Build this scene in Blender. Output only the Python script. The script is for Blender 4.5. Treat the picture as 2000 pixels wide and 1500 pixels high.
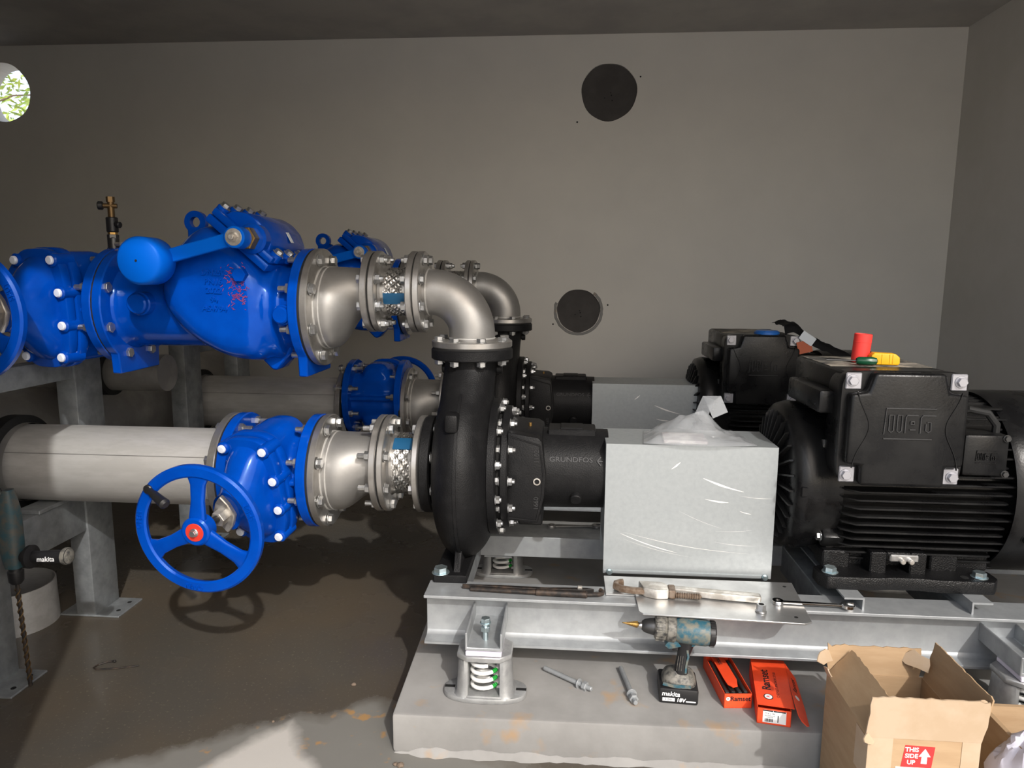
import bpy, bmesh, math, random
from mathutils import Matrix, Vector, noise

random.seed(7)
S = bpy.context.scene
COL = S.collection
PI = math.pi
rad = math.radians
for o in list(bpy.data.objects):
    bpy.data.objects.remove(o)

# ------------------------------------------------------------------ camera
YAW, PITCH, ROLL = rad(4.45), rad(8.6), rad(0.36)
fw = Vector((-math.sin(YAW) * math.cos(PITCH), math.cos(YAW) * math.cos(PITCH), -math.sin(PITCH)))
r0 = Vector((math.cos(YAW), math.sin(YAW), 0))
u0 = r0.cross(fw)
rt = r0 * math.cos(ROLL) + u0 * math.sin(ROLL)
up = u0 * math.cos(ROLL) - r0 * math.sin(ROLL)
cd = bpy.data.cameras.new('camera')
cam = bpy.data.objects.new('camera', cd)
COL.objects.link(cam)
cd.sensor_width = 36.0
cd.lens = 1387.0 / 2000.0 * 36.0
cd.clip_start = 0.02
cam.matrix_world = Matrix(((rt.x, up.x, -fw.x, 0.32), (rt.y, up.y, -fw.y, -2.6), (rt.z, up.z, -fw.z, 1.45), (0, 0, 0, 1)))
S.camera = cam

# ------------------------------------------------------------------ world, sun, exposure
SUN_EL, SUN_AZ = rad(38), rad(25.5)          # azimuth: to the right of straight behind the camera
w = bpy.data.worlds.new('sky')
S.world = w
w.use_nodes = True
nt = w.node_tree
bg = nt.nodes['Background']
sky = nt.nodes.new('ShaderNodeTexSky')
sky.sky_type = 'NISHITA'
sky.sun_disc = False
sky.sun_elevation = SUN_EL
sky.sun_rotation = PI - SUN_AZ
sky.air_density = 1.0
sky.dust_density = 4.0
sky.ozone_density = 1.0
# thin bright cloud over the blue: mix the sky towards white
mixw = nt.nodes.new('ShaderNodeMixRGB')
mixw.inputs[0].default_value = 0.30
mixw.inputs[2].default_value = (8.5, 8.6, 8.8, 1)
nt.links.new(sky.outputs[0], mixw.inputs[1])
nt.links.new(mixw.outputs[0], bg.inputs[0])
bg.inputs[1].default_value = 0.315
sl = bpy.data.lights.new('sun', 'SUN')
sl.energy = 3.1
sl.angle = rad(0.9)
sl.color = (1.0, 0.98, 0.95)
sun = bpy.data.objects.new('sun', sl)
COL.objects.link(sun)
sdir = Vector((-math.sin(SUN_AZ) * math.cos(SUN_EL), math.cos(SUN_AZ) * math.cos(SUN_EL), -math.sin(SUN_EL)))
sun.rotation_euler = sdir.to_track_quat('-Z', 'Y').to_euler()
sun.location = (4, -8, 9)
S.view_settings.view_transform = 'Standard'
S.view_settings.look = 'None'
S.view_settings.gamma = 1
S.view_settings.use_curve_mapping = False
S.view_settings.exposure = -0.16

# ------------------------------------------------------------------ materials
MATS = {}


def mat(name, col, rough=0.5, metal=0.0, col2=None, vscale=6.0, vlo=0.4, vhi=0.6, bump=0.0, bscale=120.0, rough2=None,
        coat=0.0, stretch=None, trans=0.0, ior=1.45, alpha=1.0, detail=5.0, emit=None, spec=0.5, tint=None):
    m = bpy.data.materials.new(name)
    MATS[name] = m
    m.use_nodes = True
    t = m.node_tree
    b = t.nodes['Principled BSDF']
    b.inputs['Base Color'].default_value = (*col, 1)
    b.inputs['Roughness'].default_value = rough
    b.inputs['Metallic'].default_value = metal
    b.inputs['Coat Weight'].default_value = coat
    b.inputs['Coat Roughness'].default_value = 0.08
    b.inputs['Transmission Weight'].default_value = trans
    b.inputs['IOR'].default_value = ior
    b.inputs['Specular IOR Level'].default_value = spec
    if tint:
        b.inputs['Specular Tint'].default_value = (*tint, 1)
    b.inputs['Alpha'].default_value = alpha
    tc = t.nodes.new('ShaderNodeTexCoord')
    mp = t.nodes.new('ShaderNodeMapping')
    t.links.new(tc.outputs['Object'], mp.inputs[0])
    if stretch:
        mp.inputs['Scale'].default_value = stretch
    if col2 is not None or rough2 is not None:
        n = t.nodes.new('ShaderNodeTexNoise')
        n.inputs['Scale'].default_value = vscale
        n.inputs['Detail'].default_value = detail
        n.inputs['Roughness'].default_value = 0.6
        t.links.new(mp.outputs[0], n.inputs['Vector'])
        mr = t.nodes.new('ShaderNodeMapRange')
        mr.inputs[1].default_value = vlo
        mr.inputs[2].default_value = vhi
        t.links.new(n.outputs[0], mr.inputs[0])
        if col2 is not None:
            mx = t.nodes.new('ShaderNodeMixRGB')
            mx.inputs[1].default_value = (*col, 1)
            mx.inputs[2].default_value = (*col2, 1)
            t.links.new(mr.outputs[0], mx.inputs[0])
            t.links.new(mx.outputs[0], b.inputs['Base Color'])
        if rough2 is not None:
            m2 = t.nodes.new('ShaderNodeMapRange')
            m2.inputs[3].default_value = rough
            m2.inputs[4].default_value = rough2
            t.links.new(mr.outputs[0], m2.inputs[0])
            t.links.new(m2.outputs[0], b.inputs['Roughness'])
    if bump:
        n2 = t.nodes.new('ShaderNodeTexNoise')
        n2.inputs['Scale'].default_value = bscale
        n2.inputs['Detail'].default_value = 3
        t.links.new(mp.outputs[0], n2.inputs['Vector'])
        bp = t.nodes.new('ShaderNodeBump')
        bp.inputs['Strength'].default_value = bump
        bp.inputs['Distance'].default_value = 0.004
        t.links.new(n2.outputs[0], bp.inputs['Height'])
        t.links.new(bp.outputs[0], b.inputs['Normal'])
    if emit:
        b.inputs['Emission Color'].default_value = (*emit[0], 1)
        b.inputs['Emission Strength'].default_value = emit[1]
    return m


BLUE = mat('blue_epoxy', (0.0004, 0.056, 0.39), 0.13, 0, col2=(0.0004, 0.046, 0.335), vscale=9, bump=0.08, bscale=30, spec=0.5, tint=(0.42, 0.65, 1.0))
BLUE2 = mat('blue_paint_light', (0.0004, 0.10, 0.54), 0.4, spec=0.3, tint=(0.3, 0.55, 1.0))
STEEL = mat('stainless_pipe', (0.55, 0.54, 0.52), 0.46, 0.5, col2=(0.46, 0.45, 0.43), vscale=5, rough2=0.56, stretch=(1, 4, 4))
STEELD = mat('stainless_fitting', (0.33, 0.322, 0.31), 0.42, 0.7, col2=(0.27, 0.262, 0.25), vscale=9, vlo=0.35, vhi=0.7, rough2=0.52)
SSF = mat('stainless_flange', (0.45, 0.435, 0.415), 0.30, 0.85, col2=(0.30, 0.285, 0.26), vscale=14, vlo=0.45, vhi=0.75, rough2=0.42)
BRIGHT = mat('bright_steel', (0.60, 0.59, 0.57), 0.32, 1.0)
ZINC = mat('zinc_bolt', (0.56, 0.565, 0.57), 0.32, 0.9, col2=(0.42, 0.42, 0.41), vscale=60)
ZBLUE = mat('blue_zinc_bolt', (0.62, 0.74, 0.78), 0.28, 0.9, col2=(0.5, 0.6, 0.62), vscale=60)
GALV = mat('galvanised', (0.375, 0.39, 0.40), 0.42, 0.45, col2=(0.30, 0.315, 0.325), vscale=18, vlo=0.35, vhi=0.65, rough2=0.52, bump=0.04, bscale=90)
GALVS = mat('galvanised_sheet', (0.375, 0.40, 0.41), 0.40, 0.5, col2=(0.335, 0.36, 0.37), vscale=60, vlo=0.3, vhi=0.7, rough2=0.47)
GALVD = mat('galvanised_dull', (0.30, 0.32, 0.33), 0.5, 0.55, col2=(0.20, 0.21, 0.22), vscale=14, vlo=0.35, vhi=0.65, rough2=0.6)
ISO = mat('isolator_casting', (0.38, 0.385, 0.385), 0.45, 0.55, col2=(0.31, 0.315, 0.315), vscale=30, bump=0.06, bscale=160)
CAST = mat('black_cast_iron', (0.0075, 0.0075, 0.008), 0.46, 0, col2=(0.013, 0.013, 0.0135), vscale=24, vlo=0.5, vhi=0.8, bump=0.30, bscale=260, rough2=0.54, spec=0.22)
MOTOR = mat('black_gloss_enamel', (0.005, 0.005, 0.0055), 0.26, 0, col2=(0.011, 0.011, 0.011), vscale=8, bump=0.10, bscale=170, rough2=0.36, spec=0.3)
MOTORR = mat('black_hammer_enamel', (0.006, 0.006, 0.0065), 0.28, 0, bump=0.6, bscale=260, spec=0.35)
PLAST = mat('black_plastic', (0.012, 0.012, 0.013), 0.42)
RUBBER = mat('black_rubber', (0.008, 0.008, 0.008), 0.7)
DARK = mat('dark_void', (0.004, 0.004, 0.004), 0.9)
WHITECAP = mat('white_cap', (0.72, 0.76, 0.85), 0.4)
BRASS = mat('brass', (0.45, 0.28, 0.08), 0.36, 0.9, col2=(0.3, 0.18, 0.06), vscale=40)
BRONZE = mat('dull_brass', (0.16, 0.10, 0.045), 0.45, 0.8)
REDDISC = mat('red_disc', (0.55, 0.035, 0.02), 0.5)
GRN = mat('green_paint', (0.01, 0.25, 0.03), 0.5)
WHITES = mat('white_spring', (0.78, 0.78, 0.76), 0.35)
WPAD = mat('white_nylon', (0.68, 0.64, 0.74), 0.5)
STICK = mat('sticker_white', (0.62, 0.66, 0.70), 0.5)
BLUSTK = mat('blue_foil_sticker', (0.015, 0.10, 0.22), 0.35, 0.3)
INK = mat('black_ink', (0.008, 0.008, 0.01), 0.6)
WINK = mat('white_ink', (0.8, 0.8, 0.8), 0.5)
PURPLE = mat('purple_ink', (0.03, 0.02, 0.25), 0.5)
TEAL = mat('teal_tool_plastic', (0.018, 0.085, 0.12), 0.5, 0, col2=(0.15, 0.145, 0.115), vscale=45, vlo=0.40, vhi=0.62)
DIRTY = mat('worn_grey_tool', (0.20, 0.19, 0.165), 0.55, 0.2, col2=(0.04, 0.04, 0.04), vscale=60, vlo=0.4, vhi=0.65)
CHUCK = mat('dark_chuck_steel', (0.08, 0.08, 0.08), 0.35, 0.8)
RUSTY = mat('rusty_black_steel', (0.02, 0.018, 0.017), 0.5, 0.4, col2=(0.075, 0.05, 0.035), vscale=35, vlo=0.45, vhi=0.7)
ALU = mat('worn_aluminium', (0.62, 0.60, 0.56), 0.4, 0.7, col2=(0.40, 0.37, 0.33), vscale=25)
CHROME = mat('chrome', (0.75, 0.74, 0.73), 0.12, 1.0)
ORANGE = mat('orange_carton', (0.88, 0.085, 0.022), 0.5, col2=(0.78, 0.065, 0.017), vscale=10)
CARDI = mat('carton_inside', (0.42, 0.30, 0.18), 0.8)
CARD = mat('cardboard', (0.40, 0.275, 0.16), 0.8, col2=(0.36, 0.24, 0.135), vscale=7, stretch=(1, 1, 6), bump=0.04, bscale=60)
CARDL = mat('cardboard_taped', (0.46, 0.35, 0.245), 0.45, col2=(0.42, 0.31, 0.205), vscale=9)
REDSTK = mat('red_sticker', (0.72, 0.03, 0.03), 0.5)
BAGW = mat('white_plastic_bag', (0.68, 0.67, 0.76), 0.4)
ZIP = mat('clear_plastic', (0.52, 0.54, 0.56), 0.07, 0, alpha=0.36, coat=0.8)
PAPER = mat('paper', (0.55, 0.53, 0.52), 0.7, col2=(0.36, 0.33, 0.34), vscale=25)
RED = mat('red_foam', (0.80, 0.05, 0.04), 0.6)
YEL = mat('yellow_plastic', (0.80, 0.42, 0.01), 0.45)
GREENH = mat('green_handle', (0.004, 0.06, 0.025), 0.25)
CLOTH = mat('black_cloth', (0.012, 0.012, 0.014), 0.6, bump=0.3, bscale=90)
ORTAG = mat('orange_tag', (0.45, 0.11, 0.05), 0.6)
BLUEP = mat('blue_cap_plastic', (0.02, 0.14, 0.50), 0.35)
LEAF = mat('leaf_green', (0.40, 0.48, 0.10), 0.6, col2=(0.20, 0.30, 0.07), vscale=3)
JAWB = mat('brown_jaw_steel', (0.13, 0.085, 0.055), 0.5, 0.4, col2=(0.22, 0.17, 0.13), vscale=50)
BARK = mat('bark', (0.16, 0.12, 0.09), 0.9)
HOLEC = mat('shutter_infill', (0.055, 0.05, 0.048), 0.8, col2=(0.085, 0.08, 0.075), vscale=7, vlo=0.4, vhi=0.8)
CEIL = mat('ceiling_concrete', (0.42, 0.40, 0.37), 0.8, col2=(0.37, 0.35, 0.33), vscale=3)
WALLM = mat('wall_concrete', (0.64, 0.615, 0.565), 0.55, col2=(0.58, 0.56, 0.52), vscale=1.6, vlo=0.3, vhi=0.7, bump=0.03, bscale=30)
WALLR = mat('wall_render', (0.58, 0.555, 0.52), 0.7, col2=(0.54, 0.52, 0.48), vscale=2)
YARD = mat('yard_gravel', (0.58, 0.55, 0.50), 0.9, col2=(0.48, 0.45, 0.40), vscale=4)
GALVW = mat('blue_fin', (0.002, 0.05, 0.4), 0.3)


def floor_mat():
    m = bpy.data.materials.new('wet_concrete_floor')
    m.use_nodes = True
    t = m.node_tree
    b = t.nodes['Principled BSDF']
    N = t.nodes.new
    L = t.links.new
    tc = N('ShaderNodeTexCoord')

    def noise_(scale, det=5, rg=0.55):
        n = N('ShaderNodeTexNoise')
        n.inputs['Scale'].default_value = scale
        n.inputs['Detail'].default_value = det
        n.inputs['Roughness'].default_value = rg
        L(tc.outputs['Object'], n.inputs['Vector'])
        return n.outputs[0]

    def rng(src, a, c, lo=0.0, hi=1.0):
        r_ = N('ShaderNodeMapRange')
        for i, v in enumerate((a, c, lo, hi)):
            r_.inputs[1 + i].default_value = v
        L(src, r_.inputs[0])
        return r_.outputs[0]

    def mx(f, a, c):
        k = N('ShaderNodeMixRGB')
        L(f, k.inputs[0])
        for s_, v in ((1, a), (2, c)):
            if isinstance(v, tuple):
                k.inputs[s_].default_value = (*v, 1)
            else:
                L(v, k.inputs[s_])
        return k.outputs[0]

    def mth(op, a, c):
        k = N('ShaderNodeMath')
        k.operation = op
        for i, v in enumerate((a, c)):
            if isinstance(v, (int, float)):
                k.inputs[i].default_value = v
            else:
                L(v, k.inputs[i])
        return k.outputs[0]
    sx = N('ShaderNodeSeparateXYZ')
    L(tc.outputs['Object'], sx.inputs[0])
    # muddy film, denser to the left and to the back
    mud = rng(noise_(1.3, 6), 0.38, 0.62)
    base = mx(mud, (0.066, 0.060, 0.051), (0.082, 0.066, 0.048))
    speck = rng(noise_(90, 2), 0.62, 0.72)
    base = mx(speck, base, (0.105, 0.092, 0.072))
    # dried pale tongue from the doorway, sunlight on it painted into its colour
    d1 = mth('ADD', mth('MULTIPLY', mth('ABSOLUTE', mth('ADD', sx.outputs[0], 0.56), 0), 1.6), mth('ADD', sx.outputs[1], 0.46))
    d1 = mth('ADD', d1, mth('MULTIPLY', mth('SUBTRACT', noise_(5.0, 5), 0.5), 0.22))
    dry_lit = mth('MAXIMUM', rng(d1, 0.0, -0.09), rng(sx.outputs[1], -0.86, -1.02))  # unseen doorway strip made pale too, to bounce light indoors
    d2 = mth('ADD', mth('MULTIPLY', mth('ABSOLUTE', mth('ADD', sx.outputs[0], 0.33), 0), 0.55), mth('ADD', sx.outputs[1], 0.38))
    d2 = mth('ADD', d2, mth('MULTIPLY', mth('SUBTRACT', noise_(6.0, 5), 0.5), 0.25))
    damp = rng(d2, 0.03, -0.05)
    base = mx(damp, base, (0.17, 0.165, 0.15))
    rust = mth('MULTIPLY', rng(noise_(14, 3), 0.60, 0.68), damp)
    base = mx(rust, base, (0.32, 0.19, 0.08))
    base = mx(dry_lit, base, (0.46, 0.44, 0.41))
    L(base, b.inputs['Base Color'])
    wet = rng(noise_(2.1, 4), 0.40, 0.60, 0.07, 0.30)
    ro = mth('ADD', wet, mth('MULTIPLY', mth('MAXIMUM', dry_lit, damp), 0.4))
    L(ro, b.inputs['Roughness'])
    bp = N('ShaderNodeBump')
    bp.inputs['Strength'].default_value = 0.18
    bp.inputs['Distance'].default_value = 0.004
    L(noise_(26, 4), bp.inputs['Height'])
    L(bp.outputs[0], b.inputs['Normal'])
    return m


def pad_mat():
    m = mat('pad_concrete', (0.275, 0.27, 0.26), 0.75, col2=(0.205, 0.20, 0.192), vscale=3.5, vlo=0.35, vhi=0.65, bump=0.12, bscale=45)
    t = m.node_tree
    b = t.nodes['Principled BSDF']
    src = b.inputs['Base Color'].links[0].from_socket
    tc = [n for n in t.nodes if n.type == 'TEX_COORD'][0]
    n = t.nodes.new('ShaderNodeTexNoise')
    n.inputs['Scale'].default_value = 9
    n.inputs['Detail'].default_value = 6
    t.links.new(tc.outputs['Object'], n.inputs['Vector'])
    mr = t.nodes.new('ShaderNodeMapRange')
    mr.inputs[1].default_value = 0.6
    mr.inputs[2].default_value = 0.74
    mr.inputs[4].default_value = 0.7
    t.links.new(n.outputs[0], mr.inputs[0])
    mx = t.nodes.new('ShaderNodeMixRGB')
    mx.inputs[2].default_value = (0.34, 0.21, 0.10, 1)
    t.links.new(mr.outputs[0], mx.inputs[0])
    t.links.new(src, mx.inputs[1])
    t.links.new(mx.outputs[0], b.inputs['Base Color'])
    return m


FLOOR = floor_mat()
PADM = pad_mat()


# ------------------------------------------------------------------ mesh helpers
I4 = Matrix.Identity(4)
AX_X = I4
AX_Y = Matrix.Rotation(PI / 2, 4, 'Z')        # local X -> world Y
AX_Z = Matrix.Rotation(-PI / 2, 4, 'Y')       # local X -> world Z
FACE = Matrix.Rotation(PI / 2, 4, 'X')        # local XY -> world XZ, local Z -> world -Y


def T(x, y, z):
    return Matrix.Translation((x, y, z))


def RX(a):
    return Matrix.Rotation(rad(a), 4, 'X')


def RY(a):
    return Matrix.Rotation(rad(a), 4, 'Y')


def RZ(a):
    return Matrix.Rotation(rad(a), 4, 'Z')


def B():
    return bmesh.new()


def merge(bm, t, M=None):
    if M is not None:
        t.transform(M)
    me = bpy.data.meshes.new('tmp')
    t.to_mesh(me)
    t.free()
    bm.from_mesh(me)
    bpy.data.meshes.remove(me)
    return bm


def box(bm, x0, x1, y0, y1, z0, z1, bev=0.0, M=None, seg=1):
    t = B()
    vs = [t.verts.new(p) for p in ((x0, y0, z0), (x1, y0, z0), (x1, y1, z0), (x0, y1, z0), (x0, y0, z1), (x1, y0, z1), (x1, y1, z1), (x0, y1, z1))]
    for f in ((3, 2, 1, 0), (4, 5, 6, 7), (0, 1, 5, 4), (1, 2, 6, 5), (2, 3, 7, 6), (3, 0, 4, 7)):
        t.faces.new([vs[i] for i in f])
    if bev:
        bmesh.ops.bevel(t, geom=t.edges[:], offset=bev, segments=seg, affect='EDGES', profile=0.5)
    return merge(bm, t, M)


def lathe(bm, prof, n=40, M=None, closed=False, a0=0.0, a1=2 * PI):
    """prof: list of (x, r); revolved round the X axis."""
    t = B()
    full = abs(a1 - a0 - 2 * PI) < 1e-6
    k = n if full else n + 1
    rings = []
    for x, r in prof:
        if r < 1e-6:
            rings.append([t.verts.new((x, 0, 0))])
        else:
            rings.append([t.verts.new((x, r * math.cos(a0 + (a1 - a0) * i / n), r * math.sin(a0 + (a1 - a0) * i / n))) for i in range(k)])
    pairs = list(zip(rings, rings[1:]))
    if closed:
        pairs.append((rings[-1], rings[0]))
    for a, b in pairs:
        for i in range(n):
            j = (i + 1) % k
            if len(a) == 1 and len(b) == 1:
                continue
            if len(a) == 1:
                t.faces.new((a[0], b[j], b[i]))
            elif len(b) == 1:
                t.faces.new((a[i], a[j], b[0]))
            else:
                t.faces.new((a[i], a[j], b[j], b[i]))
    bmesh.ops.recalc_face_normals(t, faces=t.faces[:])
    return merge(bm, t, M)


def disc(bm, x0, x1, r, bev=0.003, n=48, M=None, ri=0.0):
    if ri:
        return lathe(bm, [(x0, ri), (x0, r - bev), (x0 + bev, r), (x1 - bev, r), (x1, r - bev), (x1, ri)], n, M, closed=True)
    return lathe(bm, [(x0, 0), (x0, r - bev), (x0 + bev, r), (x1 - bev, r), (x1, r - bev), (x1, 0)], n, M)


def cyl(bm, p0, p1, r, n=12, r2=None, bev=0.0):
    p0, p1 = Vector(p0), Vector(p1)
    d = p1 - p0
    L = d.length
    q = d.to_track_quat('X', 'Z').to_matrix().to_4x4()
    r2 = r if r2 is None else r2
    if bev:
        pr = [(0, 0), (0, r - bev), (bev, r), (L - bev, r2), (L, r2 - bev), (L, 0)]
    else:
        pr = [(0, 0), (0, r), (L, r2), (L, 0)]
    return lathe(bm, pr, n, Matrix.Translation(p0) @ q)


def hexa(bm, p0, p1, af, rot=0.0):
    return cyl(bm, p0, p1, af / 1.732, 6, bev=af * 0.04)


def prism(bm, pts, h, M=None, bev=0.0, seg=2, h0=0.0):
    """polygon in local XY, extruded along local Z from h0 to h."""
    t = B()
    a = [t.verts.new((p[0], p[1], h0)) for p in pts]
    b = [t.verts.new((p[0], p[1], h)) for p in pts]
    n = len(pts)
    t.faces.new(a[::-1])
    t.faces.new(b)
    for i in range(n):
        j = (i + 1) % n
        t.faces.new((a[i], a[j], b[j], b[i]))
    bmesh.ops.recalc_face_normals(t, faces=t.faces[:])
    if bev:
        ed = [e for e in t.edges if len(e.link_faces) == 2 and e.calc_face_angle(0) > 0.35]
        bmesh.ops.bevel(t, geom=ed, offset=bev, segments=seg, affect='EDGES', profile=0.5, clamp_overlap=True)
    return merge(bm, t, M)


def sweep(bm, path, sec, M=None, caps=True, up=(0, 0, 1), closed=False):
    """sec: 2D closed section; path: 3D points; section X along side, Y along up-ish."""
    t = B()
    P = [Vector(p) for p in path]
    n = len(P)
    rings = []
    u = Vector(up)
    for i, p in enumerate(P):
        if closed:
            d = P[(i + 1) % n] - P[i - 1]
        else:
            d = P[min(i + 1, n - 1)] - P[max(i - 1, 0)]
        d.normalize()
        s = d.cross(u)
        if s.length < 1e-4:
            s = d.cross(Vector((1, 0, 0.01)))
        s.normalize()
        v = s.cross(d).normalized()
        u = v
        rings.append([t.verts.new(p + s * a + v * b) for a, b in sec])
    k = len(sec)
    rng = range(n) if closed else range(n - 1)
    for i in rng:
        a, b = rings[i], rings[(i + 1) % n]
        for j in range(k):
            t.faces.new((a[j], a[(j + 1) % k], b[(j + 1) % k], b[j]))
    if caps and not closed:
        t.faces.new(rings[0][::-1])
        t.faces.new(rings[-1])
    bmesh.ops.recalc_face_normals(t, faces=t.faces[:])
    return merge(bm, t, M)


def circ(r, n=10, ry=None):
    ry = r if ry is None else ry
    return [(r * math.cos(2 * PI * i / n), ry * math.sin(2 * PI * i / n)) for i in range(n)]


def tube(bm, path, r, n=10, M=None, closed=False):
    return sweep(bm, path, circ(r, n), M, closed=closed)


def loft(bm, rings, M=None, caps=True):
    t = B()
    rr = [[t.verts.new(p) for p in ring] for ring in rings]
    k = len(rings[0])
    for a, b in zip(rr, rr[1:]):
        for j in range(k):
            t.faces.new((a[j], a[(j + 1) % k], b[(j + 1) % k], b[j]))
    if caps:
        t.faces.new(rr[0][::-1])
        t.faces.new(rr[-1])
    bmesh.ops.recalc_face_normals(t, faces=t.faces[:])
    return merge(bm, t, M)


def superel(a, b, n=32, e=2.6):
    out = []
    for i in range(n):
        th = 2 * PI * i / n
        c, s = math.cos(th), math.sin(th)
        out.append((a * math.copysign(abs(c) ** (2 / e), c), b * math.copysign(abs(s) ** (2 / e), s)))
    return out


def arc(cx, cz, r, a0, a1, n):
    return [(cx + r * math.cos(rad(a0 + (a1 - a0) * i / n)), cz + r * math.sin(rad(a0 + (a1 - a0) * i / n))) for i in range(n + 1)]


def mesh(name, bm, m, smooth=True, ang=35):
    me = bpy.data.meshes.new(name)
    bm.to_mesh(me)
    bm.free()
    if m is not None:
        me.materials.append(m)
    if smooth:
        me.shade_smooth()
        me.set_sharp_from_angle(angle=rad(ang))
    return me


def cast_blend(bm, voxel=0.008, smooth=10, tail=None):
    """fuse overlapping solids into one cast looking skin"""
    me = bpy.data.meshes.new('tmp')
    bm.to_mesh(me)
    bm.free()
    o = bpy.data.objects.new('tmp', me)
    COL.objects.link(o)
    md = o.modifiers.new('r', 'REMESH')
    md.mode = 'VOXEL'
    md.voxel_size = voxel
    sm = o.modifiers.new('s', 'SMOOTH')
    sm.iterations = smooth
    sm.factor = 0.5
    dg = bpy.context.evaluated_depsgraph_get()
    m2 = bpy.data.meshes.new_from_object(o.evaluated_get(dg))
    bpy.data.objects.remove(o)
    bpy.data.meshes.remove(me)
    out = B()
    out.from_mesh(m2)
    bpy.data.meshes.remove(m2)
    return out


def link(name, me, parent=None, M=None):
    o = bpy.data.objects.new(name, me)
    COL.objects.link(o)
    if parent is not None:
        o.parent = parent
    if M is not None:
        o.matrix_local = M
    return o


def part(name, bm, m, parent, M=None, smooth=True, ang=35, label=None):
    o = link(name, mesh(name, bm, m, smooth, ang), parent, M)
    if label:
        o['label'] = label
    return o


def tag(o, label, cat, group=None):
    o['label'] = label
    o['category'] = cat
    if group:
        o['group'] = group
    return o


def thing(name, label, cat, loc=(0, 0, 0), group=None, rz=0):
    o = bpy.data.objects.new(name, None)
    o.empty_display_size = 0.05
    COL.objects.link(o)
    o.location = loc
    o.rotation_euler = (0, 0, rad(rz))
    return tag(o, label, cat, group)


def struct(name, bm, m, parent=None, smooth=False):
    o = link(name, mesh(name, bm, m, smooth), parent)
    if parent is None:
        o['kind'] = 'structure'
    return o


def copy_tree(o, parent=None):
    c = o.copy()
    COL.objects.link(c)
    if parent is not None:
        c.parent = parent
        c.matrix_parent_inverse = o.matrix_parent_inverse.copy()
    for ch in list(o.children):
        copy_tree(ch, c)
    return c


def far(o, label, dx=0.0, dy=1.42, dz=0.0):
    c = copy_tree(o)
    c.location = o.location + Vector((dx, dy, dz))
    c['label'] = label
    return c


_bolt = {}


def bolt_mesh(d, grip, af=None, stick=0.028, m=None, headed=True):
    """axis along X, joint centred on 0: head at -X side, nut and thread at +X side."""
    m = m or ZINC
    key = (d, grip, af, stick, m.name, headed)
    if key in _bolt:
        return _bolt[key]
    af = af or d * 1.55
    b = B()
    g = grip / 2
    disc(b, -g - 0.003, -g, af * 0.72, 0.0008, 12)
    cyl(b, (-g - 0.004, 0, 0), (g + 0.004, 0, 0), d / 2, 8)
    hexa(b, (-g - 0.003 - d * 0.68, 0, 0), (-g - 0.003, 0, 0), af)
    if not headed:
        cyl(b, (-g - d * 0.68 - stick, 0, 0), (-g, 0, 0), d / 2, 8, bev=0.002)
    disc(b, g, g + 0.003, af * 0.72, 0.0008, 12)
    hexa(b, (g + 0.003, 0, 0), (g + 0.003 + d * 0.85, 0, 0), af)
    cyl(b, (g, 0, 0), (g + 0.003 + d * 0.85 + stick, 0, 0), d / 2, 8, bev=0.002)
    _bolt[key] = mesh('bolt', b, m, True, 30)
    return _bolt[key]


def head_mesh(d, m=None, af=None, washer=True):
    key = ('h', d, (m or ZINC).name, af)
    if key in _bolt:
        return _bolt[key]
    af = af or d * 1.6
    b = B()
    if washer:
        disc(b, 0, 0.0025, af * 0.75, 0.0008, 14)
    hexa(b, (0.0025, 0, 0), (0.0025 + d * 0.7, 0, 0), af)
    _bolt[key] = mesh('bolt_head', b, m or ZINC, True, 30)
    return _bolt[key]


def ring(parent, me, x, r, n=8, ph=22.5, flip=False, M=None, name='bolt', skip=()):
    for i in range(n):
        if i in skip:
            continue
        a = rad(ph + 360 / n * i)
        m = T(x, r * math.cos(a), r * math.sin(a)) @ Matrix.Rotation(a + random.random(), 4, 'X')
        if flip:
            m = m @ RZ(180)
        link(name, me, parent, (M @ m) if M is not None else m)


_txt = {}


def text_mesh(s, size, ext=0.0008, m=INK, bold=0.0, shear=0.0, align='CENTER', name='lettering', sx=1.0):
    key = (s, size, ext, m.name, bold, shear, align, sx)
    if key in _txt:
        return _txt[key]
    c = bpy.data.curves.new('t', 'FONT')
    c.body = s
    c.size = size
    c.extrude = ext
    c.offset = bold
    c.shear = shear
    c.resolution_u = 3
    c.align_x = align
    c.align_y = 'CENTER'
    o = bpy.data.objects.new('t', c)
    COL.objects.link(o)
    dg = bpy.context.evaluated_depsgraph_get()
    me = bpy.data.meshes.new_from_object(o.evaluated_get(dg))
    bpy.data.objects.remove(o)
    bpy.data.curves.remove(c)
    me.name = name
    if sx != 1.0:
        me.transform(Matrix.Diagonal((sx, 1, 1, 1)))
    me.materials.clear()
    me.materials.append(m)
    _txt[key] = me
    return me


def text(s, size, parent, M, m=INK, name='lettering', **k):
    o = link(name, text_mesh(s, size, m=m, name=name, **k), parent, M)
    return o


# ------------------------------------------------------------------ the setting
CEILZ = 3.065
WB = 2.5            # inner face of back wall
XR, XL = 2.872, -4.6
YF = -1.80          # inner face of the front wall with the door opening
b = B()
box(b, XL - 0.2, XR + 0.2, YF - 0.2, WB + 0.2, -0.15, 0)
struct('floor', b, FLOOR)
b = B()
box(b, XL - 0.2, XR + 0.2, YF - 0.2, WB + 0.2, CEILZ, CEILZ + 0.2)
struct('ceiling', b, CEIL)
b = B()
box(b, XR, XR + 0.2, YF - 0.2, WB + 0.2, 0, CEILZ)
struct('wall_right', b, WALLR)
b = B()
box(b, XL - 0.2, XL, YF - 0.2, WB + 0.2, 0, CEILZ)
struct('wall_left', b, WALLR)
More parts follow.
